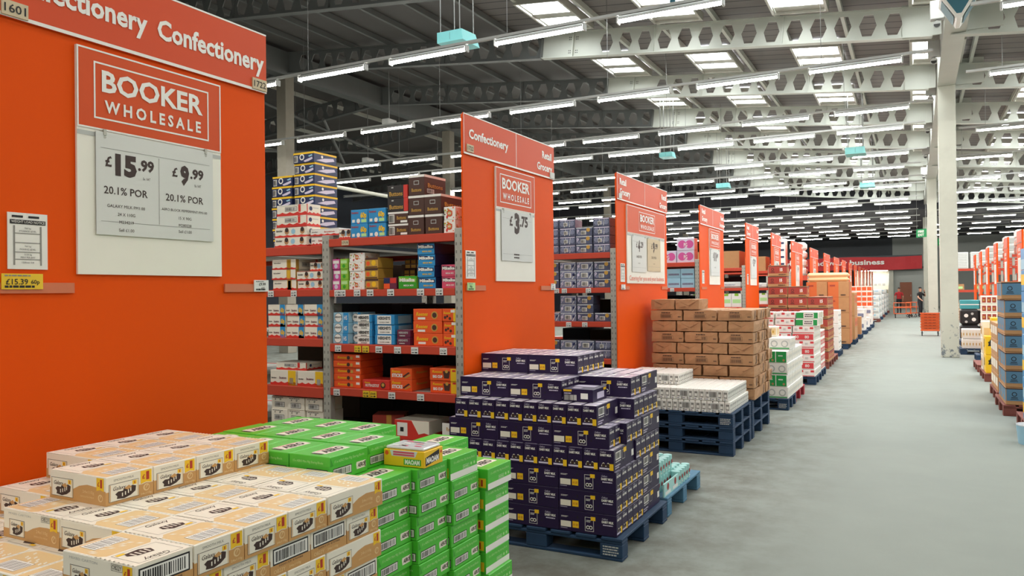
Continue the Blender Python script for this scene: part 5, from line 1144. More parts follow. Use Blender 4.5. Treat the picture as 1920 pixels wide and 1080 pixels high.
# ================================================================ brown paper bundles
def bundle(L, D, H, seed):
    r = random.Random(seed); m = MB(); nx, ny = 6, 4
    # softly creased wrapped block
    def P(i, j, k):
        x = -L/2+L*i/nx; y = -D/2+D*j/ny; z = H*k/3
        ed = (i in (0, nx))+(j in (0, ny))+(k in (0, 3))
        s = .004 if ed >= 2 else 0
        q = lambda: r.uniform(-.0055, .0055)
        sx = s if i == 0 else (-s if i == nx else 0); sy = s if j == 0 else (-s if j == ny else 0); sz = s if k == 0 else (-s if k == 3 else 0)
        return (x+sx+q()*(1 if i in (0, nx) else .3), y+sy+q()*(1 if j in (0, ny) else .3), min(H, max(0, z+sz+q()*(0 if k in (0,) else .6))))
    g = {(i, j, k): P(i, j, k) for i in range(nx+1) for j in range(ny+1) for k in range(4) if i in (0, nx) or j in (0, ny) or k in (0, 3)}
    ids = {}; vs = []
    for kk, p in g.items(): ids[kk] = len(vs); vs.append(p)
    fs = []
    for i in range(nx):
        for k in range(3):
            for j in (0, ny): fs.append([ids[i, j, k], ids[i+1, j, k], ids[i+1, j, k+1], ids[i, j, k+1]])
    for j in range(ny):
        for k in range(3):
            for i in (0, nx): fs.append([ids[i, j, k], ids[i, j+1, k], ids[i, j+1, k+1], ids[i, j, k+1]])
    for i in range(nx):
        for j in range(ny):
            for k in (0, 3): fs.append([ids[i, j, k], ids[i+1, j, k], ids[i+1, j+1, k], ids[i, j+1, k]])
    m.mesh(vs, fs, KRAFTPAPER)
    f = Fr((-L/2, -D/2-.004, 0), (1, 0, 0), (0, 0, 1), .0008)
    if L > .35:
        m.border(f, .13, .03, .27, .075, .002, DKBROWN, 1)
        for k in range(9): m.rect(f, .142+.013*k, .036, .148+.013*k, .068, DKBROWN, 1)
        m.lines(f, .14, .088, .26, .1, 1, DKBROWN, 1); m.lines(f, .34, .04, .385, .05, 1, DKBROWN, 1)
        for s_ in (1,):
            f = Fr((L/2+.004, -D/2, 0), (0, 1, 0), (0, 0, 1), .0008)
            m.poly(f, [(.12, .02), (.15, .02), (.19, .11), (.16, .11)], DKBROWN, 1)
    else:
        a = r.uniform(.03, .06); m.poly(f, [(.015, .118), (.15+r.uniform(-.03, .03), a), (.285, .118), (.15, a+.006)], FLAPSHADE, 1); m.poly(f, [(.04, .02), (.12, r.uniform(.02, .05)), (.13, .03)], FLAPSHADE, 1)  # flap folds: crease shade painted as darker kraft slivers
    return m.data('paper_bundle')
BL = [bundle(.392, .282, .126, s) for s in range(4)]; BS = [bundle(.290, .432, .126, s+9) for s in range(4)]
bz = Z3; bS = .1295; BROW = ['lowest row', 'second row up', 'third row up', 'fourth row up', 'fifth row up', 'sixth row up', 'seventh row up', 'second row down', 'top row']
def bput(me, x, y, k, where, rz=0.0):
    place(me[random.randrange(4)], 'paper_bundle', x, y, bz+bS*k, rz, 'brown paper wrapped bundle, '+BROW[k]+', '+where, 'bundle', 'brown paper bundles')
for k in range(9):
    if k == 8:
        for j in range(2): bput(BS, -2.70+.302*j, 9.32, k, '%s from the panel' % o_(j))
        continue
    if k % 2 == 1:   # long sides to the front
        xs = [-2.63, -2.185, -1.82] if k != 7 else [-2.70, -2.22, -1.775]
        xs = [-2.645, -2.24, -1.835]
        if k == 7: xs = [-2.655, -2.25, -1.845]
        for j, x in enumerate(xs):
            bput(BL, x, 9.24, k, 'long side facing, %s from the panel' % o_(j))
        for i in range(1, 4): bput(BL, xs[-1]+(.02 if i % 2 else 0), 9.24+.296*i, k, 'aisle side, %s back' % o_(i))
        if k == 7:
            for j in range(2):
                for i in range(1, 4): bput(BL, xs[j], 9.24+.296*i, k, 'inner, %s back, %s from the panel' % (o_(i), o_(j)))
    else:
        xs = [-2.685+.303*j for j in range(4)]
        for j, x in enumerate(xs): bput(BS, x, 9.315, k, 'short side facing, %s from the panel' % o_(j))
        bput(BL, -1.835, 9.70, k, 'aisle side, middle', 0)
        bput(BL, -1.825, 9.995, k, 'aisle side, rear', 0)

# ================================================================ stacks further along the left of the aisle
def face_grid(nu, nv, mt, mt2=None):
    L = []
    for i in range(nu):
        for j in range(nv): L.append(('r', (i+.12)/nu, (j+.18)/nv, (i+.88)/nu, (j+.82)/nv, mt))
        if mt2: L.append(('r', (i+.3)/nu, .35, (i+.6)/nu, .6, mt2, 2))
    return L
pallet('pallet', -1.585, 11.38, PALLETBLUE, 'blue pallet with chalk writing under white and green packs', lx=1.2, ly=.8, h=.16, writing=True)
pallet('pallet', -1.60, 12.22, PALLETBRIGHTRED, 'bright red pallet behind a blue one under white packs', lx=1.2, ly=1.1, h=.16)
gz = .162
def c_gw(L, D, H): return carton('gw', L, D, H, WHITE, [('r', .02, .04, .48, .96, GREENTEA), ('r', .52, .04, .98, .96, GREENTEA), ('l', .12, .55, .38, .65, 1, WHITE, 2), ('l', .62, .55, .88, .65, 1, WHITE, 2), ('d', .36, .22, .1, KRAFT), ('d', .86, .22, .1, KRAFT)], face_grid(2, 1, CREAM, PALEGREY), (), None, None, None, .006, .0012)
def c_gw2(L, D, H): return carton('gwb', L, D, H, WHITE, [('d', .26, .5, .3, PALEGREY), ('d', .26, .5, .2, WHITE, 3), ('d', .74, .5, .3, PALEGREY), ('d', .74, .5, .2, WHITE, 3), ('r', .05, .06, .95, .16, GREENTEA)], face_grid(2, 1, CREAM, PALEGREY), (), None, None, None, .006, .0012)
def c_beige(L, D, H): return carton('beige', L, D, H, CREAM, face_grid(4, 1, PALETAN, GOLD), face_grid(2, 1, PALETAN), (), None, None, None, .006, .0012)
w_, d_, h_ = .30, .26, .165
steps = [5, 6, 6, 6, 6, 6, 7]
for i in range(6):
    for j in range(4):
        if i > 1 and j > 0: continue
        top = (4 if i == 0 else (5 if i < 3 else 4)) if j == 0 else (4 if i == 0 else 5)
        if i == 1 and j == 1: top = 5
        for k in range(top):
            fn = c_gw if (i == 0 and k in (1, 3)) else c_gw2
            me = fn(w_, d_, h_)
            thing('drink_pack', me, (-1.74-.31*j-.012*(k % 2), 11.53+.275*i, gz+.168*k), 'white and green pack beyond the brown bundles, %s back, %s in, %s up' % (o_(i), o_(j), o_(k)), 'pack', 'white green packs', random.uniform(-.02, .02))
for j in range(3):
    thing('beige_pack', c_beige(.36, .26, .15), (-2.0-.37*j, 12.1, gz+.168*(4 if j > 1 else 5)), 'beige and gold pack on the white and green packs, %s from the aisle' % o_(j), 'pack', 'beige packs')
# white and red cartons
pallet('pallet', -1.565, 14.6, PALLETBLUE, 'blue pallet under the white and red cartons', ly=1.0)
pallet('pallet', -1.59, 15.75, PALLETBLUE, 'blue pallet behind the white and red cartons', ly=.9)
def c_tea(L, D, H): return carton('tea', L, D, H, WHITE, [('r', .02, .1, .98, .92, REDPRINT), ('t', '80', .1, .3, .4, WHITE, .2), ('t', '80', .58, .3, .4, WHITE, .2)], face_grid(3, 1, CREAM, PALEGREY), (), None, None, None, .004, .0012)
def c_tea2(L, D, H): return carton('teab', L, D, H, WHITE, [('t', '80', .08, .4, .3, PALEGREY, .14), ('r', .3, .6, .46, .9, REDPRINT), ('t', '80', .56, .4, .3, PALEGREY, .14), ('r', .8, .6, .96, .9, REDPRINT), ('r', .02, .04, .98, .14, REDPRINT)], face_grid(3, 1, CREAM, PALEGREY), (), None, None, None, .004, .0012)
def c_teag(L, D, H): return carton('teag', L, D, H, WHITE, [('r', .0, .1, 1, .9, GREENTEA), ('r', .34, .14, .82, .86, WHITE, 2), ('l', .4, .3, .78, .7, 2, INK)], face_grid(3, 1, CREAM), (), None, None, None, .004, .0012)
hz = .128
for k in range(9):
    for j in range(4):
        for i in range(3):
            if i > 0 and j > 0: continue
            fn = c_tea2 if (k % 2 == 0 or k > 6) else c_tea
            if k >= 7 and j == 0: fn = c_teag
            if j > 0: fn = c_tea2
            L_ = .36 if j == 0 else .33
            thing('tea_carton', fn(L_, .32, hz-.003), (-1.76-.365*j+(.06 if k > 6 else 0)-.01*(k % 2), 14.76+.335*i, .147+hz*k), 'white and red carton, %s up, %s from the aisle, %s back' % (o_(k), o_(j), o_(i)), 'carton', 'white red tea cartons', random.uniform(-.015, .015))
for i in range(2):
    for k in range(5):
        thing('pink_carton', carton('pinkw', .4, .38, .15, WHITE, [('r', .1, .2, .9, .8, ROSE)], face_grid(3, 1, REDPRINT, CREAM), (), None, None, None, .004, .0012), (-1.80, 15.98+.4*i, .147+.152*k), 'cream and pink carton between white cartons and red trays, %s up, %s back' % (o_(k), o_(i)), 'carton', 'cream pink cartons')
# red 15 trays
pallet('pallet', -1.63, 17.65, PALLETRED, 'brown red pallet under the red trays', ly=1.2)
pallet('pallet', -1.65, 18.95, PALLETRED, 'brown red pallet at the rear of the red trays', ly=1.2)
def c_tray(ink, body):
    def g(L, D, H):
        a = [('r', .02, .24, .98, .90, body), ('r', .0, .9, 1, .97, DKBROWN), ('t', '15', .62, .46, .26, WHITE if body is DKRED else INK, .14, 'l', .05), ('l', .6, .34, .84, .39, 1, ink), ('d', .24, .62, .13, INK, 2), ('d', .24, .62, .09, body, 3), ('r', .15, .4, .33, .44, INK, 2), ('r', .13, .32, .35, .35, INK, 2), ('l', .55, .08, .95, .16, 1, DKBROWN)]
        return carton('tray'+body.name, L, D, H, KRAFT, a, [('r', .03, .24, .97, .9, body), ('r', 0, .9, 1, .97, DKBROWN), ('r', .3, .4, .7, .7, ink, 2)], [('r', .06, .08, .94, .92, KRAFT), ('r', .1, .14, .9, .86, body, 2)], [('r', .03, .2, .97, .9, body), ('r', 0, .9, 1, .97, DKBROWN), ('r', .1, .3, .3, .5, KRAFT, 2)], None, None, .006, .0015)
    return g
c_red15 = c_tray(GOLD, DKRED); c_blue15 = c_tray(NAVY, mat('tray_blue', '#557f9a', 0.55))
tw, td, th = .40, .30, .232
for k in range(9):
    nx = 3 if k < 6 else (2 if k == 6 else 1)
    for j in range(3):
        if k == 6 and j == 0: continue
        if k > 6 and j < 2: continue
        for i in range(4 if j == 0 else 1):
            tall = [6, 6, 6, 6][i]
            if k >= tall and j == 0: continue
            thing('red_tray', c_red15(tw, td, th-.004), (-1.83-.41*j-.01*(k % 2), 17.83+.31*i, .147+th*k), 'red printed brown tray, %s up, %s from the aisle, %s back' % (o_(k), o_(j), o_(i)), 'tray', 'red trays', random.uniform(-.02, .02))
# further pallets
def pile(name, fn, L, D, H, x, y, z, nx, ny, nz, desc, cat, group, inner=True):
    for k in range(nz):
        for j in range(nx):
            for i in range(ny):
                if not inner and i > 0 and j > 0 and k < nz-1: continue
                thing(name, fn(L, D, H-.004), (x-L/2-(L+.01)*j, y+D/2+(D+.01)*i, z+H*k), '%s, %s up, %s from the aisle, %s back' % (desc, o_(k), o_(j), o_(i)), cat, group, random.uniform(-.008, .008))
def c_tub(L, D, H): return carton('tub', L, D, H, WHITE, [('l', .1, .6, .8, .7, 1, INK), ('r', .3, .2, .7, .4, PALEGREY)], [('r', .2, .55, .6, .68, INK), ('r', .3, .2, .6, .3, GOLD)], (), None, None, None, .01, .002)
pallet('pallet', -1.67, 20.95, PALLETBLUE, 'blue pallet under the white tubs', ly=.9); pile('white_tub', c_tub, .34, .4, .34, -1.70, 21.0, .147, 3, 2, 3, 'white case with black writing', 'case', 'white cases')
def c_ob(L, D, H): return carton('ob', L, D, H, KRAFT, [('r', .0, .0, .5, 1, mat('orange_brown_print', '#cf6a34', .6)), ('l', .1, .7, .4, .8, 1, DKRED), ('l', .6, .1, .9, .18, 1, DKBROWN)], [('r', .0, 0, .5, 1, MATS['orange_brown_print'])], (), None, None, None, .008, .002)
mat('orange_brown_print', '#cf6a34', .6)
pallet('pallet', -1.66, 23.55, PALLETBLUE, 'blue pallet under the orange brown boxes', ly=1.1); pile('brown_box', c_ob, .56, .5, .44, -1.62, 23.6, .147, 2, 2, 4, 'orange and brown box below the pale sacks', 'box', 'orange brown boxes')
for k in range(2):
    m = MB(); m.box((-.55, -.4, 0), (.55, .4, .13), FOAM, .055); thing('flour_sack', m, (-2.2, 24.1, .147+1.76+.13*k), 'pale orange sack lying on the orange brown boxes, %s' % ('upper' if k else 'lower'), 'sack', 'pale sacks', .02)
def c_tallb(L, D, H): return carton('tallb', L, D, H, KRAFT, [('l', .3, .3, .7, .36, 1, CREAM), ('r', .4, .6, .7, .7, CREAM)], [('r', .3, .55, .8, .9, mat('orange_flash', '#e4602a', .6)), ('r', .55, .6, .7, .75, DKBROWN, 2)], (), None, None, None, .008, .002)
pallet('pallet', -1.6, 25.6, PALLETBLUE, 'blue pallet under the tall brown boxes', ly=1.3); pile('tall_box', c_tallb, .5, .6, .72, -1.62, 25.7, .147, 2, 2, 2, 'tall brown box with orange flash', 'box', 'tall brown boxes')
pallet('pallet', -1.6, 28.4, PALLETBLUE, 'blue pallet with a brown box and sacks', ly=1.2); pile('plain_box', lambda a, b, c: carton('plb', a, b, c, KRAFT), .5, .5, .6, -1.62, 28.7, .147, 2, 1, 1, 'plain brown box past the tall boxes', 'box', 'plain boxes')
def bucket_mesh():
    m = MB(); m.tube((0, 0, 0), (0, 0, .36), .15, WHITE, 14, .17); m.tube((0, 0, .36), (0, 0, .39), .178, WHITE, 14); f = Fr((-.1, -.162, .1), (1, 0, 0), (0, 0, 1), .004); m.rect(f, 0, 0, .2, .14, SLATE, 1); return m.data('bucket')
BK = bucket_mesh()
for p_, y in enumerate((31.4, 34.0, 36.6)):
    pallet('pallet', -1.58, y, PALLETBLUE, 'far blue pallet of white buckets, %s of three' % o_(p_), ly=1.1)
    for k in range(2 if p_ != 1 else 1):
        for i in range(3):
            for j in range(3): thing('bucket', BK, (-1.78-.37*j, y+.2+.36*i, .1455+.392*k), 'white bucket on the %s bucket pallet, %s back, %s in, %s' % (o_(p_), o_(i), o_(j), 'upper' if k else 'lower'), 'bucket', 'white buckets')
def c_fruit(L, D, H): return carton('fruit', L, D, H, CREAM, [('r', .04, .1, .46, .8, ORCARD), ('r', .54, .1, .96, .8, ORCARD), ('r', .0, .86, 1, 1, WHITE)], [('r', .1, .1, .9, .8, ORCARD)], (), None, None, None, .006, .002)
pallet('pallet', -1.7, 39.4, PALLETBLUE, 'far blue pallet under orange and cream trays', ly=1.2); pile('cream_tray', c_fruit, .44, .36, .24, -1.74, 39.5, .147, 2, 3, 7, 'orange and cream tray', 'tray', 'orange cream trays')
def c_wr(L, D, H): return carton('wrap', L, D, H, WRAP, [('r', .1, .1, .9, .4, PALEGREY), ('r', .1, .6, .6, .8, SKYBLUE)], [('r', .2, .2, .8, .5, SKYBLUE)], (), None, None, None, .03, .002)
for q, (y, nz, nm) in enumerate(((43, 4, 'white'), (46.5, 5, 'grey'), (50, 4, 'pale'), (54.5, 5, 'whitish'), (59, 4, 'blue tinged'))):
    pallet('pallet', -1.55, y, PALLETBLUE if q % 2 else PALLETRED, 'far dark pallet under %s wrapped goods' % nm, ly=1.2)
    pile('wrapped_pack', c_wr, .4, .5, .3, -1.58, y+.1, .147, 2, 2, nz, '%s wrapped pack far along the aisle' % nm, 'pack', '%s wrapped packs' % nm)
# ================================================================ right side of the aisle
pallet('pallet', 1.02+1.2, 12.0, PALLETRED, 'brown red pallet under the blue trays', ly=1.2)
pallet('pallet', 1.06+1.2, 13.4, PALLETRED, 'brown red pallet just behind the blue tray tower', ly=1.2)
pallet('pallet', 1.10+1.2, 16.2, PALLETRED, 'brown red pallet under the yellow pound boxes', ly=1.2)
pallet('pallet', 1.10+1.2, 18.0, PALLETRED, 'rear brown red pallet past the yellow pound boxes', ly=1.2)
bt = .232
for k in range(7):
    for i in range(3):
        for j in range(2):
            if j == 1 and i > 0: continue
            if k == 6 and i == 2: continue
            thing('blue_tray', c_blue15(.40, .30, bt-.004), (1.25+.41*j-(.03 if k == 6 else 0), 12.17+.31*i, .147+bt*k), 'blue printed brown tray, %s up, %s from the aisle, %s back' % (o_(k), o_(j), o_(i)), 'tray', 'blue trays', random.uniform(-.02, .02))
for k in range(4):
    for i in range(3): thing('brown_tray', carton('btr', .42, .34, .25, KRAFT, [('r', .05, .2, .95, .8, SKYBLUE)], None, (), [('r', .05, .3, .95, .8, SKYBLUE if k % 2 else CREAM)], None, None, .006, .0015), (1.29, 13.62+.36*i, .147+.254*k), 'brown and pale blue tray behind the blue trays, %s up, %s back' % (o_(k), o_(i)), 'tray', 'pale trays')
YBX = lambda L, D, H: carton('ybx', L, D, H, YEL, [('t', '£1', .08, .5, .34, INK, .3, 'l', .05), ('r', .6, .2, .98, .85, PURPLE)], None, (), [('t', '£1', .1, .4, .4, INK, .4, 'l', .05)], None, None, .006, .0015)
for k in range(3):
    thing('yellow_box', YBX(.46, .40, .33), (1.36+(.1 if k == 2 else 0), 16.5, .147+.334*k), 'yellow pound box, %s of its pile beside the blue trays' % ('lowest', 'middle', 'top')[k], 'box', 'yellow boxes')
    thing('pale_box', carton('plbx', .3, .36, .3, CREAM, [('r', .1, .1, .9, .6, PALETAN)], None, (), [('r', .1, .2, .9, .7, GOLD)], None, None, .006, .0015), (1.27, 17.1, .147+.304*k), 'pale carton behind the yellow pound boxes, %s up' % o_(k), 'box', 'pale cartons')
# stack cut by the picture's edge
for k in range(8):
    thing('striped_case', carton('strc', .44, .36, .245, SKYBLUE, [('r', 0, .0, .3, 1, YEL), ('r', .3, .4, 1, .7, WHITE)], None, (), [('r', 0, .5, 1, 1, YEL if k % 3 == 0 else BLUECARD)], None, None, .005, .0015) if k % 2 else carton('strd', .44, .36, .245, BLUECARD, [('r', 0, .5, 1, 1, YEL)], None, (), [('r', 0, .3, 1, .8, YEL)], None, None, .005, .0015), (1.345, 10.7, .147+.25*k), 'blue and yellow case at the picture edge, %s up' % o_(k), 'case', 'blue yellow cases')
pallet('pallet', 1.11+1.2, 10.45, PALLETRED, 'brown red pallet under the blue and yellow cases at the edge', ly=1.0)
m = MB(); m.tube((0, 0, 0), (0, 0, .2), .15, SKYBLUE, 14, .17); m.tube((0, 0, .2), (0, 0, .21), .172, FILM_AND_GLINT, 14); thing('blue_tub', m, (1.13, 9.98, 0), 'pale blue tub on the floor at the picture edge', 'tub')
# orange posts and racks of the right-hand runs
def endpost(y, k):
    e = obj('end_panel', None, None, (2.24, y, 0)); tag(e, 'narrow orange end panel above the blue trays, %s along' % o_(k), 'panel', 'orange end panels beyond the blue trays')
    m = MB(); m.box((-.0, -.5, 0), (.035, .5, 3.04), ORANGE, .004); part('board', m, e)
    f = Fr((-.002, .5, 0), (0, -1, 0), (0, 0, 1), .003); m = MB(); m.rect(f, 0.02, 2.74, .98, 3.03, ORANGEHDR); m.rect(f, 0, 2.735, 1, 2.75, WHITE); m.rect(f, .2, 2.39, .8, 2.7, ORANGESIGN); m.rect(f, .2, 1.8, .8, 2.39, SIGNWHITE, 1); m.rect(f, .26, 1.9, .74, 2.35, PAPER, 2)
    m.text(f, 'BOOKER', .27, 2.55, .07, WHITE, .46, 2, 'l', .03); m.text(f, 'WHOLESALE', .27, 2.46, .04, WHITE, .46, 2, 'l', .03)
    part('sign_board', m, e, label='white and orange sign board')
    m = MB()
    for z in (.9, 1.35, 1.8, 2.2, 2.5): m.box((.1, -.52, z), (1.4, -.46, z+.07), BEAMRED)
    for x in (.1, 1.36): m.box((x, -.5, 0), (x+.06, -.44, 2.6), GREYSTEEL)
    part('rack_frame', m, e, label='grey rack frame with red beams')
    for q in range(3):
        thing('wrapped_case', carton('wcs', .5, .6, .22, WRAP, [('r', .1, .2, .9, .7, PALEGREY), ('r', .5, .2, .8, .5, REDPRINT)], None, (), [('r', .1, .2, .9, .6, CREAM)], None, None, .03, .003), (2.7, y-.1, 2.57+.224*q), 'clear wrapped case topping the rack behind the orange end panel %s along, %s' % (o_(k), ('lowest', 'middle', 'top')[q]), 'case', 'clear wrapped cases')
for k, y in enumerate((21.9, 25.0, 28.1, 31.2, 34.3, 37.4)): endpost(y, k)
# goods on the floor beyond the white column
pallet('pallet', 2.12, 22.55, PALLETBLUE, 'blue pallet under bottle packs beyond the white column', lx=1.1)
BP = lambda L, D, H: carton('btp', L, D, H, CREAM, face_grid(5, 1, DKRED, GOLD), None, (), None, None, None, .01, .003)
for k in range(7):
    for j in range(1): thing('bottle_tray', BP(.5, .4, .19), (1.62, 20.95, .147+.194*k), 'tray of red labelled jars behind the blue trays, %s up' % o_(k), 'tray', 'jar trays')
pallet('pallet', 1.95, 20.6, PALLETBLUE, 'blue pallet under the trays of red labelled jars', lx=.7, ly=.8)
YP = lambda L, D, H: carton('ylp', L, D, H, WHITE, face_grid(7, 1, CREAM, GOLD), None, (), [('r', .1, .1, .9, .6, GOLD)], None, None, .01, .003)
for k in range(2):
    for j in range(2): thing('drink_tray', YP(.48, .5, .24), (1.31+.50*j, 22.95, .147+.25*k), 'white tray of pale bottles beyond the white column, %s, %s along' % ('upper' if k else 'lower', o_(j)), 'tray', 'bottle trays')
DPK = lambda L, D, H: carton('dpk', L, D, H, INK, [('d', .3, .6, .12, WHITE), ('d', .7, .35, .12, WHITE), ('d', .62, .72, .08, PALEGREY), ('d', .3, .2, .08, PALEGREY)], None, (), None, None, None, .05, .003)
pallet('pallet', 2.17, 25.95, PALLETBLUE, 'blue pallet under black wrapped bales', lx=1.0)
for k in range(2):
    for j in range(2): thing('black_bale', DPK(.48, .6, .45), (1.43+.50*j, 26.35, .147+.46*k), 'black wrapped bale beyond the white column, %s, %s along' % ('upper' if k else 'lower', o_(j)), 'bale', 'black bales')
for j in range(2): thing('teal_case', carton('tlc', .48, .5, .26, mat('teal_card', '#3f9aa0', .5), [('r', 0, .45, 1, .55, WHITE)], None, (), None, None, None, .01, .003), (1.43+.50*j, 26.35, .147+.92), 'teal case on black bales, %s along' % o_(j), 'case', 'teal cases')
# far cross rack
r = obj('storage_rack', None, None, (1.3, 46, 0)); tag(r, 'far rack with orange beams standing across behind the white column', 'rack')
for x in (0, 1.9, 3.8):
    for yy in (0, 1.0): m = MB(); m.box((x-.05, yy-.04, 0), (x+.05, yy+.04, 3.4), GREYSTEEL); part('upright', m, r)
for z in (1.45, 2.55):
    m = MB(); m.box((.055, -.03, z), (1.845, .03, z+.12), BEAMRED); part('beam', m, r); m = MB(); m.box((1.955, -.03, z), (3.745, .03, z+.12), BEAMRED); part('beam', m, r)
    m = MB(); m.box((.06, .04, z+.09), (3.74, .95, z+.118), GREYSTEEL); part('shelf_deck', m, r)
for j in range(3):
    thing('wrapped_pallet_load', carton('wpl', 1.1, .8, .85, WRAP, [('r', .05, .1*k+.05, .95, .1*k+.1, PALEGREY) for k in range(9)], None, (), None, None, None, .02, .004), (1.95+1.2*j, 46.5, 2.672), 'clear wrapped load on the far rack top, %s along' % o_(j), 'load', 'wrapped loads')
    thing('far_box', carton('fbx', .7, .6, .3, CREAM if j else KRAFT, [('r', .1, .2, .9, .6, GREENPALE)], None, (), None, None, None, .01, .003), (1.95+1.2*j, 46.5, 1.572), 'pale box on the lower beam of the far rack, %s along' % o_(j), 'box', 'far boxes')
    thing('jar_tray', carton('jrt', .9, .6, .9, DKBROWN if j else KRAFT, face_grid(8, 6, CREAM, None), None, (), None, None, None, .01, .003), (1.95+1.2*j, 46.5, 0), 'stacked jar tray on the floor under the far rack, %s along' % o_(j), 'tray', 'floor jar trays')
# ================================================================ trolleys
def wheel(r=.06, w_=.03):
    m = MB(); m.tube((-w_/2, 0, 0), (w_/2, 0, 0), r, BLACKRUBBER, 14); m.tube((-w_/2-.003, 0, 0), (w_/2+.003, 0, 0), r*.5, PALEGREY, 10); return m
def basket_stack(x, y):
    e = obj('basket_trolley', None, None, (x, y, 0)); tag(e, 'orange wheeled stack of plastic baskets beside the white column', 'trolley')
    for sx in (-.24, .0, .24) if False else (-.25, .25):
        for sy in (-.17, .17):
            m = MB(); m.tube((0, 0, .06), (0, 0, .17), .016, BLACKRUBBER, 8); m.box((-.03, -.045, .085), (.03, .045, .10), BLACKRUBBER); fk = part('fork', m, e, (sx, sy, 0))
            part('wheel', wheel(.058, .03), fk, (0, 0, .058), label='black rubber wheel')
    m = MB(); m.box((-.30, -.21, .17), (.30, .21, .22), TROLLEY, .01); part('base', m, e)
    for k in range(6):
        m = MB(); z = .222+.098*k; a, b2 = .275, .19; A, B2 = .30, .215
        for s_ in (-1, 1):
            m.mesh([(-a, s_*b2, z), (a, s_*b2, z), (A, s_*B2, z+.094), (-A, s_*B2, z+.094)], [(0, 1, 2, 3)], TROLLEY); m.mesh([(s_*a, -b2, z), (s_*a, b2, z), (s_*A, B2, z+.094), (s_*A, -B2, z+.094)], [(0, 1, 2, 3)], TROLLEY)
        m.face([(-a, -b2, z+.002), (a, -b2, z+.002), (a, b2, z+.002), (-a, b2, z+.002)], TROLLEY)
        m.box((-A-.012, -B2-.012, z+.080), (A+.012, -B2+.004, z+.094), TROLLEY); m.box((-A-.012, B2-.004, z+.080), (A+.012, B2+.012, z+.094), TROLLEY)
        m.box((-A-.012, -B2, z+.080), (-A+.004, B2, z+.094), TROLLEY); m.box((A-.004, -B2, z+.080), (A+.012, B2, z+.094), TROLLEY)
        f = Fr((-.2, -.206, z+.02), (1, 0, 0), (0, 0, 1), .004)
        for q in range(3): m.rect(f, .02+.13*q, .015, .12+.13*q, .035, mat('basket_slot', '#8c3a18', .6), 1)
        part('basket', m, e)
    m = MB(); m.tube((.31, .2, .2), (.31, .2, .82), .014, GREYSTEEL, 8); m.tube((.31, -.2, .2), (.31, -.2, .82), .014, GREYSTEEL, 8); m.tube((.31, -.2, .82), (.31, .2, .82), .014, GREYSTEEL, 8); part('handle', m, e, label='grey metal push handle')
basket_stack(.48, 31.2)
def flatbed(x, y, rz, lab):
    e = obj('flatbed_trolley', None, None, (x, y, 0), rz); tag(e, lab, 'trolley')
    m = MB(); m.box((-.45, -.30, .22), (.45, .30, .26), TROLLEY, .008); part('deck', m, e)
    for s_ in (-.43, .43):
        m = MB(); m.tube((s_, -.28, .26), (s_, -.28, .86), .018, TROLLEY, 8); m.tube((s_, .28, .26), (s_, .28, .86), .018, TROLLEY, 8)
        m.tube((s_, -.28, .86), (s_, .28, .86), .018, TROLLEY, 8); m.tube((s_, -.28, .6), (s_, .28, .6), .014, TROLLEY, 8); part('end_frame', m, e)
    m = MB()
    for z in (.62, .86):
        for s_ in (-.28, .28): m.tube((-.43, s_, z), (.43, s_, z), .014, TROLLEY, 8)
    m.box((-.42, -.27, .56), (.42, .27, .585), TROLLEY); part('upper_basket', m, e)
    for sx in (-.36, .36):
        for sy in (-.22, .22):
            m = MB(); m.tube((0, 0, .07), (0, 0, .22), .02, BLACKRUBBER, 8); fk = part('fork', m, e, (sx, sy, 0)); part('wheel', wheel(.07, .035), fk, (0, 0, .07), label='black rubber wheel')
    return e
flatbed(-.62, 49.5, 0.05, 'orange flatbed trolley in front of the person in red')
flatbed(-.05, 51.2, 1.3, 'orange flatbed trolley beside the person in black')
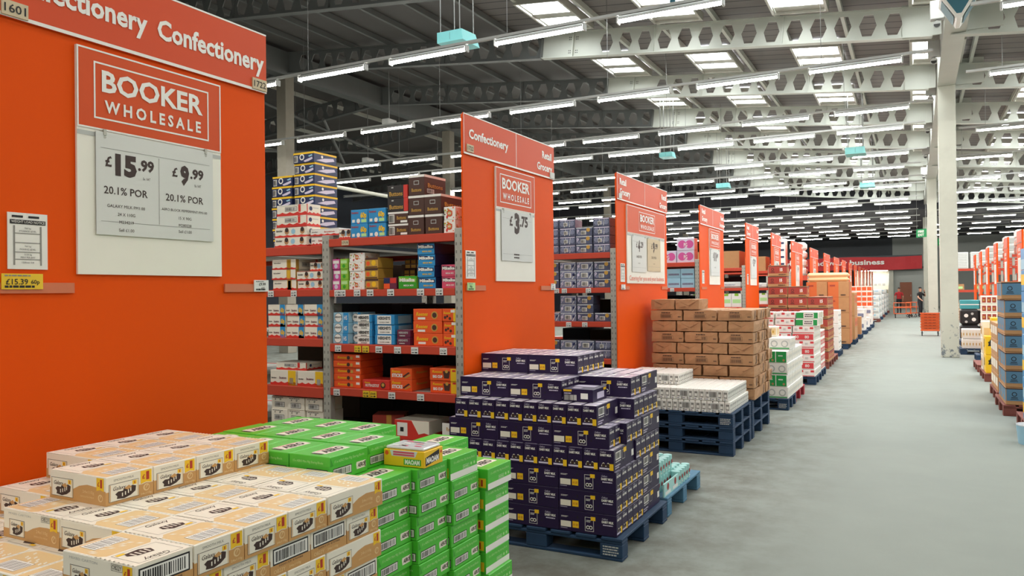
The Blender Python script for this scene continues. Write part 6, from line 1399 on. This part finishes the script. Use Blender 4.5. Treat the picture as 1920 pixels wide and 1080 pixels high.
# ================================================================ people
def person(x, y, rz, lab, shirt, pose, hgt=1.0):
    e = obj('person', None, None, (x, y, 0), rz); tag(e, lab, 'person')
    bones = dict(pelvis=(0, 0, .95), waist=(0, .0, 1.08), chest=(0, .01, 1.30), neck=(0, 0, 1.47), headb=(0, -.015, 1.55), headm=(0, -.02, 1.63), headt=(0, -.01, 1.73))
    rad = dict(pelvis=(.16, .12), waist=(.145, .105), chest=(.17, .12), neck=(.06, .06), headb=(.066, .08), headm=(.076, .095), headt=(.055, .065))
    ed = [('pelvis', 'waist'), ('waist', 'chest'), ('chest', 'neck'), ('neck', 'headb'), ('headb', 'headm'), ('headm', 'headt')]
    def add(n, p, r, par): bones[n] = p; rad[n] = (r, r); ed.append((par, n))
    for s_, n in ((-1, 'l'), (1, 'r')):
        add('hip'+n, (s_*.095, 0, .90), .095, 'pelvis'); kn = pose.get('knee'+n, (s_*.10, -.02, .50)); an = pose.get('ankle'+n, (s_*.11, .02, .09))
        add('kn'+n, kn, .062, 'hip'+n); add('an'+n, an, .042, 'kn'+n); add('to'+n, (an[0], an[1]-.16, .035), .036, 'an'+n)
        add('sh'+n, (s_*.20, .01, 1.40), .062, 'chest'); el = pose.get('el'+n, (s_*.26, .02, 1.12)); wr = pose.get('wr'+n, (s_*.27, -.08, .88))
        add('el'+n, el, .045, 'sh'+n); add('wr'+n, wr, .03, 'el'+n)
        d = (Vector(wr)-Vector(el)).normalized(); hd = Vector(wr)+d*.07; add('hd'+n, tuple(hd), .034, 'wr'+n)
        side = d.cross(Vector((0, 0, 1)) if abs(d.z) < .9 else Vector((1, 0, 0))).normalized()
        for q in range(4): add('f%d%s' % (q, n), tuple(hd+d*(.075-.008*abs(q-1.4))+side*(.018*(q-1.5))+Vector((0, -.012, 0))), .0095, 'hd'+n)
        add('th'+n, tuple(Vector(wr)+d*.05+side*.05), .011, 'hd'+n)
    names = list(bones); me = bpy.data.meshes.new('body'); me.from_pydata([bones[n] for n in names], [(names.index(a), names.index(b2)) for a, b2 in ed], [])
    o = bpy.data.objects.new('body', me); COL.objects.link(o)
    sk = o.modifiers.new('s', 'SKIN'); sv = me.skin_vertices[0].data
    for i, n in enumerate(names): sv[i].radius = rad[n]; sv[i].use_root = (n == 'pelvis')
    ss = o.modifiers.new('d', 'SUBSURF'); ss.levels = 2; ss.render_levels = 2
    bpy.context.view_layer.update(); dg = bpy.context.evaluated_depsgraph_get()
    body = bpy.data.meshes.new_from_object(o.evaluated_get(dg)); bpy.data.objects.remove(o)
    zmin = min(v.co.z for v in body.vertices)
    for v in body.vertices: v.co.z -= zmin
    for m_ in (SKIN, shirt, TROUSER, HAIR, BLACKRUBBER): body.materials.append(m_)
    armr = [Vector(bones['shl']), Vector(bones['shr'])]
    for p in body.polygons:
        c = p.center; k = 0
        lim = [(Vector(bones['el'+n])-Vector(bones['sh'+n])) for n in 'lr']
        if c.z < .09: k = 4
        elif c.z < .98 and abs(c.x) < .22: k = 2
        elif c.z < 1.475 and abs(c.x) < .195: k = 1
        else:
            for n in 'lr':
                a = Vector(bones['sh'+n]); b2 = Vector(bones['el'+n]); d = b2-a; t = (c-a).dot(d)/d.length_squared
                if -.5 < t < .75 and ((a+d*t)-c).length < .1 and c.z < 1.5: k = 1
        p.material_index = k; p.use_smooth = True
    b_ = part('body', body, e)
    zt = max(v.co.z for v in body.vertices)
    h0 = Vector(bones['headm'])
    # hair cap, face features
    m = MB(); rings = []
    for i in range(6):
        ph = i/5*1.35; rr_ = .098; rings.append([(h0.x+rr_*math.cos(t)*math.cos(math.pi/2-ph)*.9, h0.y+.02+rr_*1.1*math.sin(t)*math.sin(ph), h0.z+.035-zmin+.102*math.cos(ph)) for t in [2*math.pi*q/14 for q in range(14)]])
    for i in range(5):
        for q in range(14): m.face([rings[i][q], rings[i][(q+1) % 14], rings[i+1][(q+1) % 14], rings[i+1][q]], HAIR, True)
    part('hair', m, b_, label='short dark hair')
    m = MB()
    for s_ in (-1, 1):
        m.tube((h0.x+s_*.03, h0.y-.09, h0.z-zmin), (h0.x+s_*.03, h0.y-.100, h0.z-zmin), .010, INK, 8); m.tube((h0.x+s_*.078, h0.y, h0.z-.025-zmin), (h0.x+s_*.090, h0.y+.008, h0.z+.02-zmin), .018, SKIN, 8)
    m.tube((h0.x, h0.y-.088, h0.z-.005-zmin), (h0.x, h0.y-.115, h0.z-.035-zmin), .010, SKIN, 8, .016); m.box((h0.x-.022, h0.y-.098, h0.z-.068-zmin), (h0.x+.022, h0.y-.088, h0.z-.06-zmin), DKRED)
    part('face_features', m, b_)
    return e, zmin
e, zm = person(.30, 50.9, 1.0, 'person in black short sleeves holding a hand up to the head', SHIRTBLACK, {'elr': (.34, -.10, 1.22), 'wrr': (.16, -.17, 1.50), 'ell': (-.34, -.10, 1.16), 'wrl': (-.42, -.34, 1.02), 'kneel': (-.10, -.05, .5)})
e, zm = person(-.92, 58.5, 3.3, 'person in a red top walking away near the brown door', SHIRTRED, {'kneel': (-.10, -.10, .52), 'anklel': (-.1, -.06, .1), 'ankler': (.1, .14, .12), 'kneer': (.1, .02, .5), 'wrl': (-.25, -.14, .9)})
# ================================================================ far end
Yb = 73.0
m = MB(); nx = 40; bx0, bx1 = -16.0, .62
for i in range(nx):
    a, c = bx0+(bx1-bx0)*i/nx, bx0+(bx1-bx0)*(i+1)/nx
    g = lambda x, t: (x, Yb+.05*math.sin(x*2.3)+.03*math.sin(x*5.1+t*3), 3.30+1.10*t+.04*math.sin(x*.9))
    m.face([g(a, 0), g(c, 0), g(c, .5), g(a, .5)], BANNER, True); m.face([g(a, .5), g(c, .5), g(c, 1), g(a, 1)], BANNER, True)
f = Fr((0, Yb-.09, 0), (1, 0, 0), (0, 0, 1), .005)
m.text(f, 'Catering for you and your business', -2.22, 3.76, .40, WHITE, 11.6, 1, 'r', .03)
e = thing('banner', m, (0, 0, 0), 'long red cloth banner with white lettering across the far end', 'banner')
e['label'] = 'long red cloth banner with white lettering across the far end'
m = MB(); m.box((-16, Yb+.12, 3.25), (.62, Yb+.4, 3.45), WALLDK); m.box((-16, Yb+.12, 4.3), (.62, Yb+.4, 4.5), WALLDK); struct('trim_1', m)
m = MB(); m.box((-1.55, Yb+1.0, 0), (.95, Yb+1.2, 3.45), WALLGREY); m.box((-16, Yb+.41, 3.4), (.95, Yb+1.2, 3.5), WALLDK); struct('wall_recess', m)
m = MB(); m.box((-1.9, Yb+.5, 0), (-1.56, Yb+.99, 3.39), COLM); struct('column', m)
m = MB(); m.box((-4.8, Yb+4, 0), (-1.9, Yb+4.2, 3.4), mat('pale_back_wall', '#d8cdb8', .8)); struct('wall_store', m)
m = MB(); m.box((-.45, 0, 0), (.45, .05, 2.2), mat('brown_door_board', '#8a5138', .6, var=.1, scale=3)); m.box((.34, -.03, 1.0), (.38, 0, 1.15), GREYSTEEL); thing('brown_board', m, (-.62, Yb+.9, 0), 'tall brown door board leaning at the far end beside the person in red', 'board')
e = obj('ceiling_light', None, None, (-3.2, Yb+2.6, 3.3)); tag(e, 'bright long light inside the far opening under the banner', 'light')
m = MB(); m.box((-1.2, -.2, .0), (1.2, .2, .06), LAMPBODY); part('housing', m, e); m = MB(); m.box((-1.15, -.16, -.05), (1.15, .16, -.001), TUBEM); part('diffuser', m, e)
m = MB(); m.tube((-1, 0, .06), (-1, 0, .12), .02, WIREM, 6); part('bracket', m, e)
m = MB(); m.box((-4.8, Yb+1.0, 3.42), (-1.9, Yb+4.2, 3.5), WALLGREY); struct('ceiling_store', m)
r = obj('storage_shelf', None, None, (-3.2, Yb+3.2, 0)); tag(r, 'pale shelving inside the lit far opening', 'shelf')
for x in (-1.2, 0, 1.2): m = MB(); m.box((x-.03, -.03, 0), (x+.03, .03, 3.0), GREYSTEEL); part('upright', m, r)
for z in (.5, 1.2, 1.9): m = MB(); m.box((-1.17, .04, z), (1.17, .5, z+.04), GREYSTEEL); part('shelf_board', m, r)
for j in range(6):
    thing('dark_item', carton('ditm', .22, .2, .2, DKBROWN if j % 2 else GREYINK), (-4.1+.34*j, Yb+3.45, 1.942), 'small dark item on the lit far shelf, %s along' % o_(j), 'box', 'dark shelf items')
# exit signs
def exit_sign(x, y, z, rz, lab):
    e = obj('exit_sign', None, None, (x, y, z), rz); tag(e, lab, 'sign')
    g = mat('exit_green', '#1f8a50', .5)
    m = MB(); m.box((-.3, -.02, 0), (.3, .02, .42), g); f = Fr((-.3, -.02, 0), (1, 0, 0), (0, 0, 1), .004); m.text(f, 'FIRE', .12, .24, .11, WHITE, .36, 1, 'l', .03); m.text(f, 'EXIT', .12, .07, .11, WHITE, .36, 1, 'l', .03); part('panel', m, e)
    m = MB(); zt = (roof_z(x) if y < 51 else 6.36)-.01-z
    for a in (-.27, .27): m.tube((a, 0, .42), (a, 0, zt), .01, WIREM, 5); part('hanger', m, e)
exit_sign(.36, 44.0, 4.25, -.75, 'green FIRE EXIT sign hanging left of the second white column'.replace(' left of', ' by'))
exit_sign(1.5, 52.0, 4.2, -.75, 'green FIRE EXIT sign hanging half hidden between the columns')
# teal boxes on wires
def teal_box(x, y, z, lab, s_=1.0):
    e = obj('hanging_box', None, None, (x, y, z)); tag(e, lab, 'box')
    w2, d2, h2 = .27*s_, .30*s_, .24*s_
    m = MB(); vs = [(-w2, -d2, 0), (w2, -d2, 0), (w2, d2, 0), (-w2, d2, 0), (-w2, -d2, h2*.8), (w2*.9, -d2, h2*.8), (w2*.8, d2*.8, h2), (-w2*.9, d2*.8, h2)]
    m.mesh(vs, [(0, 3, 2, 1), (4, 5, 6, 7), (0, 1, 5, 4), (1, 2, 6, 5), (2, 3, 7, 6), (3, 0, 4, 7)], TEALBOX); f = Fr((-w2, -d2, 0), (1, 0, 0), (0, 0, 1), .002); m.rect(f, w2*.98, h2*.15, w2*1.0, h2*.7, DARKSLOT, 1); part('case', m, e)
    m = MB()
    for a, b2 in ((-w2*.8, -d2*.9), (w2*.7, -d2*.9), (-w2*.8, d2*.7), (w2*.7, d2*.7)): m.tube((a, b2, h2*.8), (a, b2, roof_z(x)-.01-z), .012, WIREM, 5)
    part('hanger', m, e)
def world(px, py, y):
    d = Vector(((px-960)/FPX, (py-540)/FPX, 1)); wv = Vector((_right.x*d.x+_down.x*d.y+_fwd.x, _right.y*d.x+_down.y*d.y+_fwd.y, _right.z*d.x+_down.z*d.y+_fwd.z))
    t = y/wv.y; return (wv.x*t, y, H_EYE+wv.z*t)
p = world(860, 86, 12.0); teal_box(p[0], 12.0, p[2], 'teal box hung on four wires above the first light row', 1.0)
for px, py, y, s_, lab in ((1252, 296, 24.5, .8, 'teal box hanging over the second orange panel'), (1357, 353, 31.0, .9, 'teal box hanging over the fourth orange panel'), (1605, 291, 24.4, 1.0, 'teal box hanging before a bright castellated beam'), (1627, 352, 33.4, 1.0, 'teal box hanging far down the hall')):
    p = world(px, py, y); teal_box(p[0], y, p[2], lab, s_)
# three-sided lamp unit and spot lamps on the girder
e = obj('triangular_sign', None, None, (CX-.03, 15.2, 6.615)); tag(e, 'white three-sided unit with teal faces under the roof girder', 'sign')
m = MB(); a, b2, hh = .28, .30, -.40
top = [(-a, -b2, 0), (a, -b2, 0), (a, b2, 0), (-a, b2, 0)]; bot = [(-.03, -b2, hh), (.03, -b2, hh), (.03, b2, hh), (-.03, b2, hh)]
m.mesh(top+bot, [(0, 1, 2, 3), (0, 4, 5, 1), (1, 5, 6, 2), (2, 6, 7, 3), (3, 7, 4, 0), (4, 7, 6, 5)], WHITE); part('housing', m, e)
tl = mat('dark_teal_pane', '#3d6f80', .3); m = MB()
m.mesh([(-.20, -b2-.004, -.04), (.20, -b2-.004, -.04), (.035, -b2-.004, -.32), (-.035, -b2-.004, -.32)], [(0, 1, 2, 3)], tl)
for s_ in (-1, 1): m.mesh([(s_*(a-.03)+s_*.004, -b2+.06, -.05), (s_*(a-.03)+s_*.004, b2-.06, -.05), (s_*.07+s_*.004, b2-.06, -.36), (s_*.07+s_*.004, -b2+.06, -.36)], [(0, 1, 2, 3)], tl)
part('pane', m, e, label='dark teal pane')
def spot(y, k):
    e = obj('emergency_spotlight', None, None, (CX-CW-.13, y, 6.66)); tag(e, 'white emergency spotlight box on the roof girder, %s along' % o_(k), 'light', 'spotlights on the girder')
    m = MB(); m.box((-.11, -.08, 0), (.125, .08, .34), LAMPBODY, .01); part('box', m, e)
    m = MB(); m.tube((0, -.06, -.10), (0, .06, -.06), .07, LAMPBODY, 10); m.tube((0, -.061, -.1), (0, -.064, -.1), .055, DARKSLOT, 10); part('lamp_head', m, e); m = MB(); m.tube((0, 0, -.05), (0, 0, .02), .015, LAMPBODY, 6); part('bracket', m, e)
for k, y in enumerate((16.3, 18.9, 22.6, 27.3, 32.5, 38.5)): spot(y, k)
# big dark air heater near the right edge and small camera on the nearest rail
m = MB(); m.box((-.7, -.4, 0), (.7, .4, 1.15), STEEL, .02); f = Fr((-.7, -.4, 0), (1, 0, 0), (0, 0, 1), .004)
for q in range(6): m.rect(f, .1, .15+.15*q, 1.3, .19+.15*q, DARKSLOT, 1)
e = obj('air_heater', None, None, (3.1, 14.9, 5.95)); tag(e, 'large grey air heater hanging under the roof past the column line', 'heater'); part('case', m, e)
m = MB()
for a in (-.6, .6): m.tube((a, 0, 1.15), (a, 0, roof_z(3.1)-.01-5.95), .03, STEEL, 6)
part('hanger', m, e)
p = world(1262, 6, 11.1)
e = obj('security_camera', None, None, (p[0], 11.1, 5.93)); tag(e, 'dark teal camera on the first light rail', 'camera')
m = MB(); m.tube((-.12, -.12, .10), (.10, .05, .14), .05, tl, 10); m.tube((-.121, -.121, .10), (-.13, -.13, .098), .038, INK, 10); part('body', m, e); m = MB(); m.box((-.04, -.03, -.008), (.04, .03, .09), tl); part('mount', m, e)
for q, (px, py, y) in enumerate(((730, 235, 17.5), (690, 305, 21.8))):
    p = world(px, py, y)
    e = obj('hanging_camera', None, None, (p[0], y, p[2])); tag(e, 'pale camera box hanging in the dark roof beyond the sweet rack' if q == 0 else 'pale camera box hung low over the sweet rack', 'camera')
    m = MB(); m.box((-.12, -.2, 0), (.12, .2, .16), LAMPBODY, .02); part('body', m, e); m = MB(); m.tube((0, 0, .16), (0, 0, roof_z(p[0])-.01-p[2]), .012, WIREM, 5); part('hanger', m, e)
for o in COL.objects:
    if 'label' in o: o['label'] = ' '.join(str(o['label']).replace(' ,', ',').split()).strip(' ,')
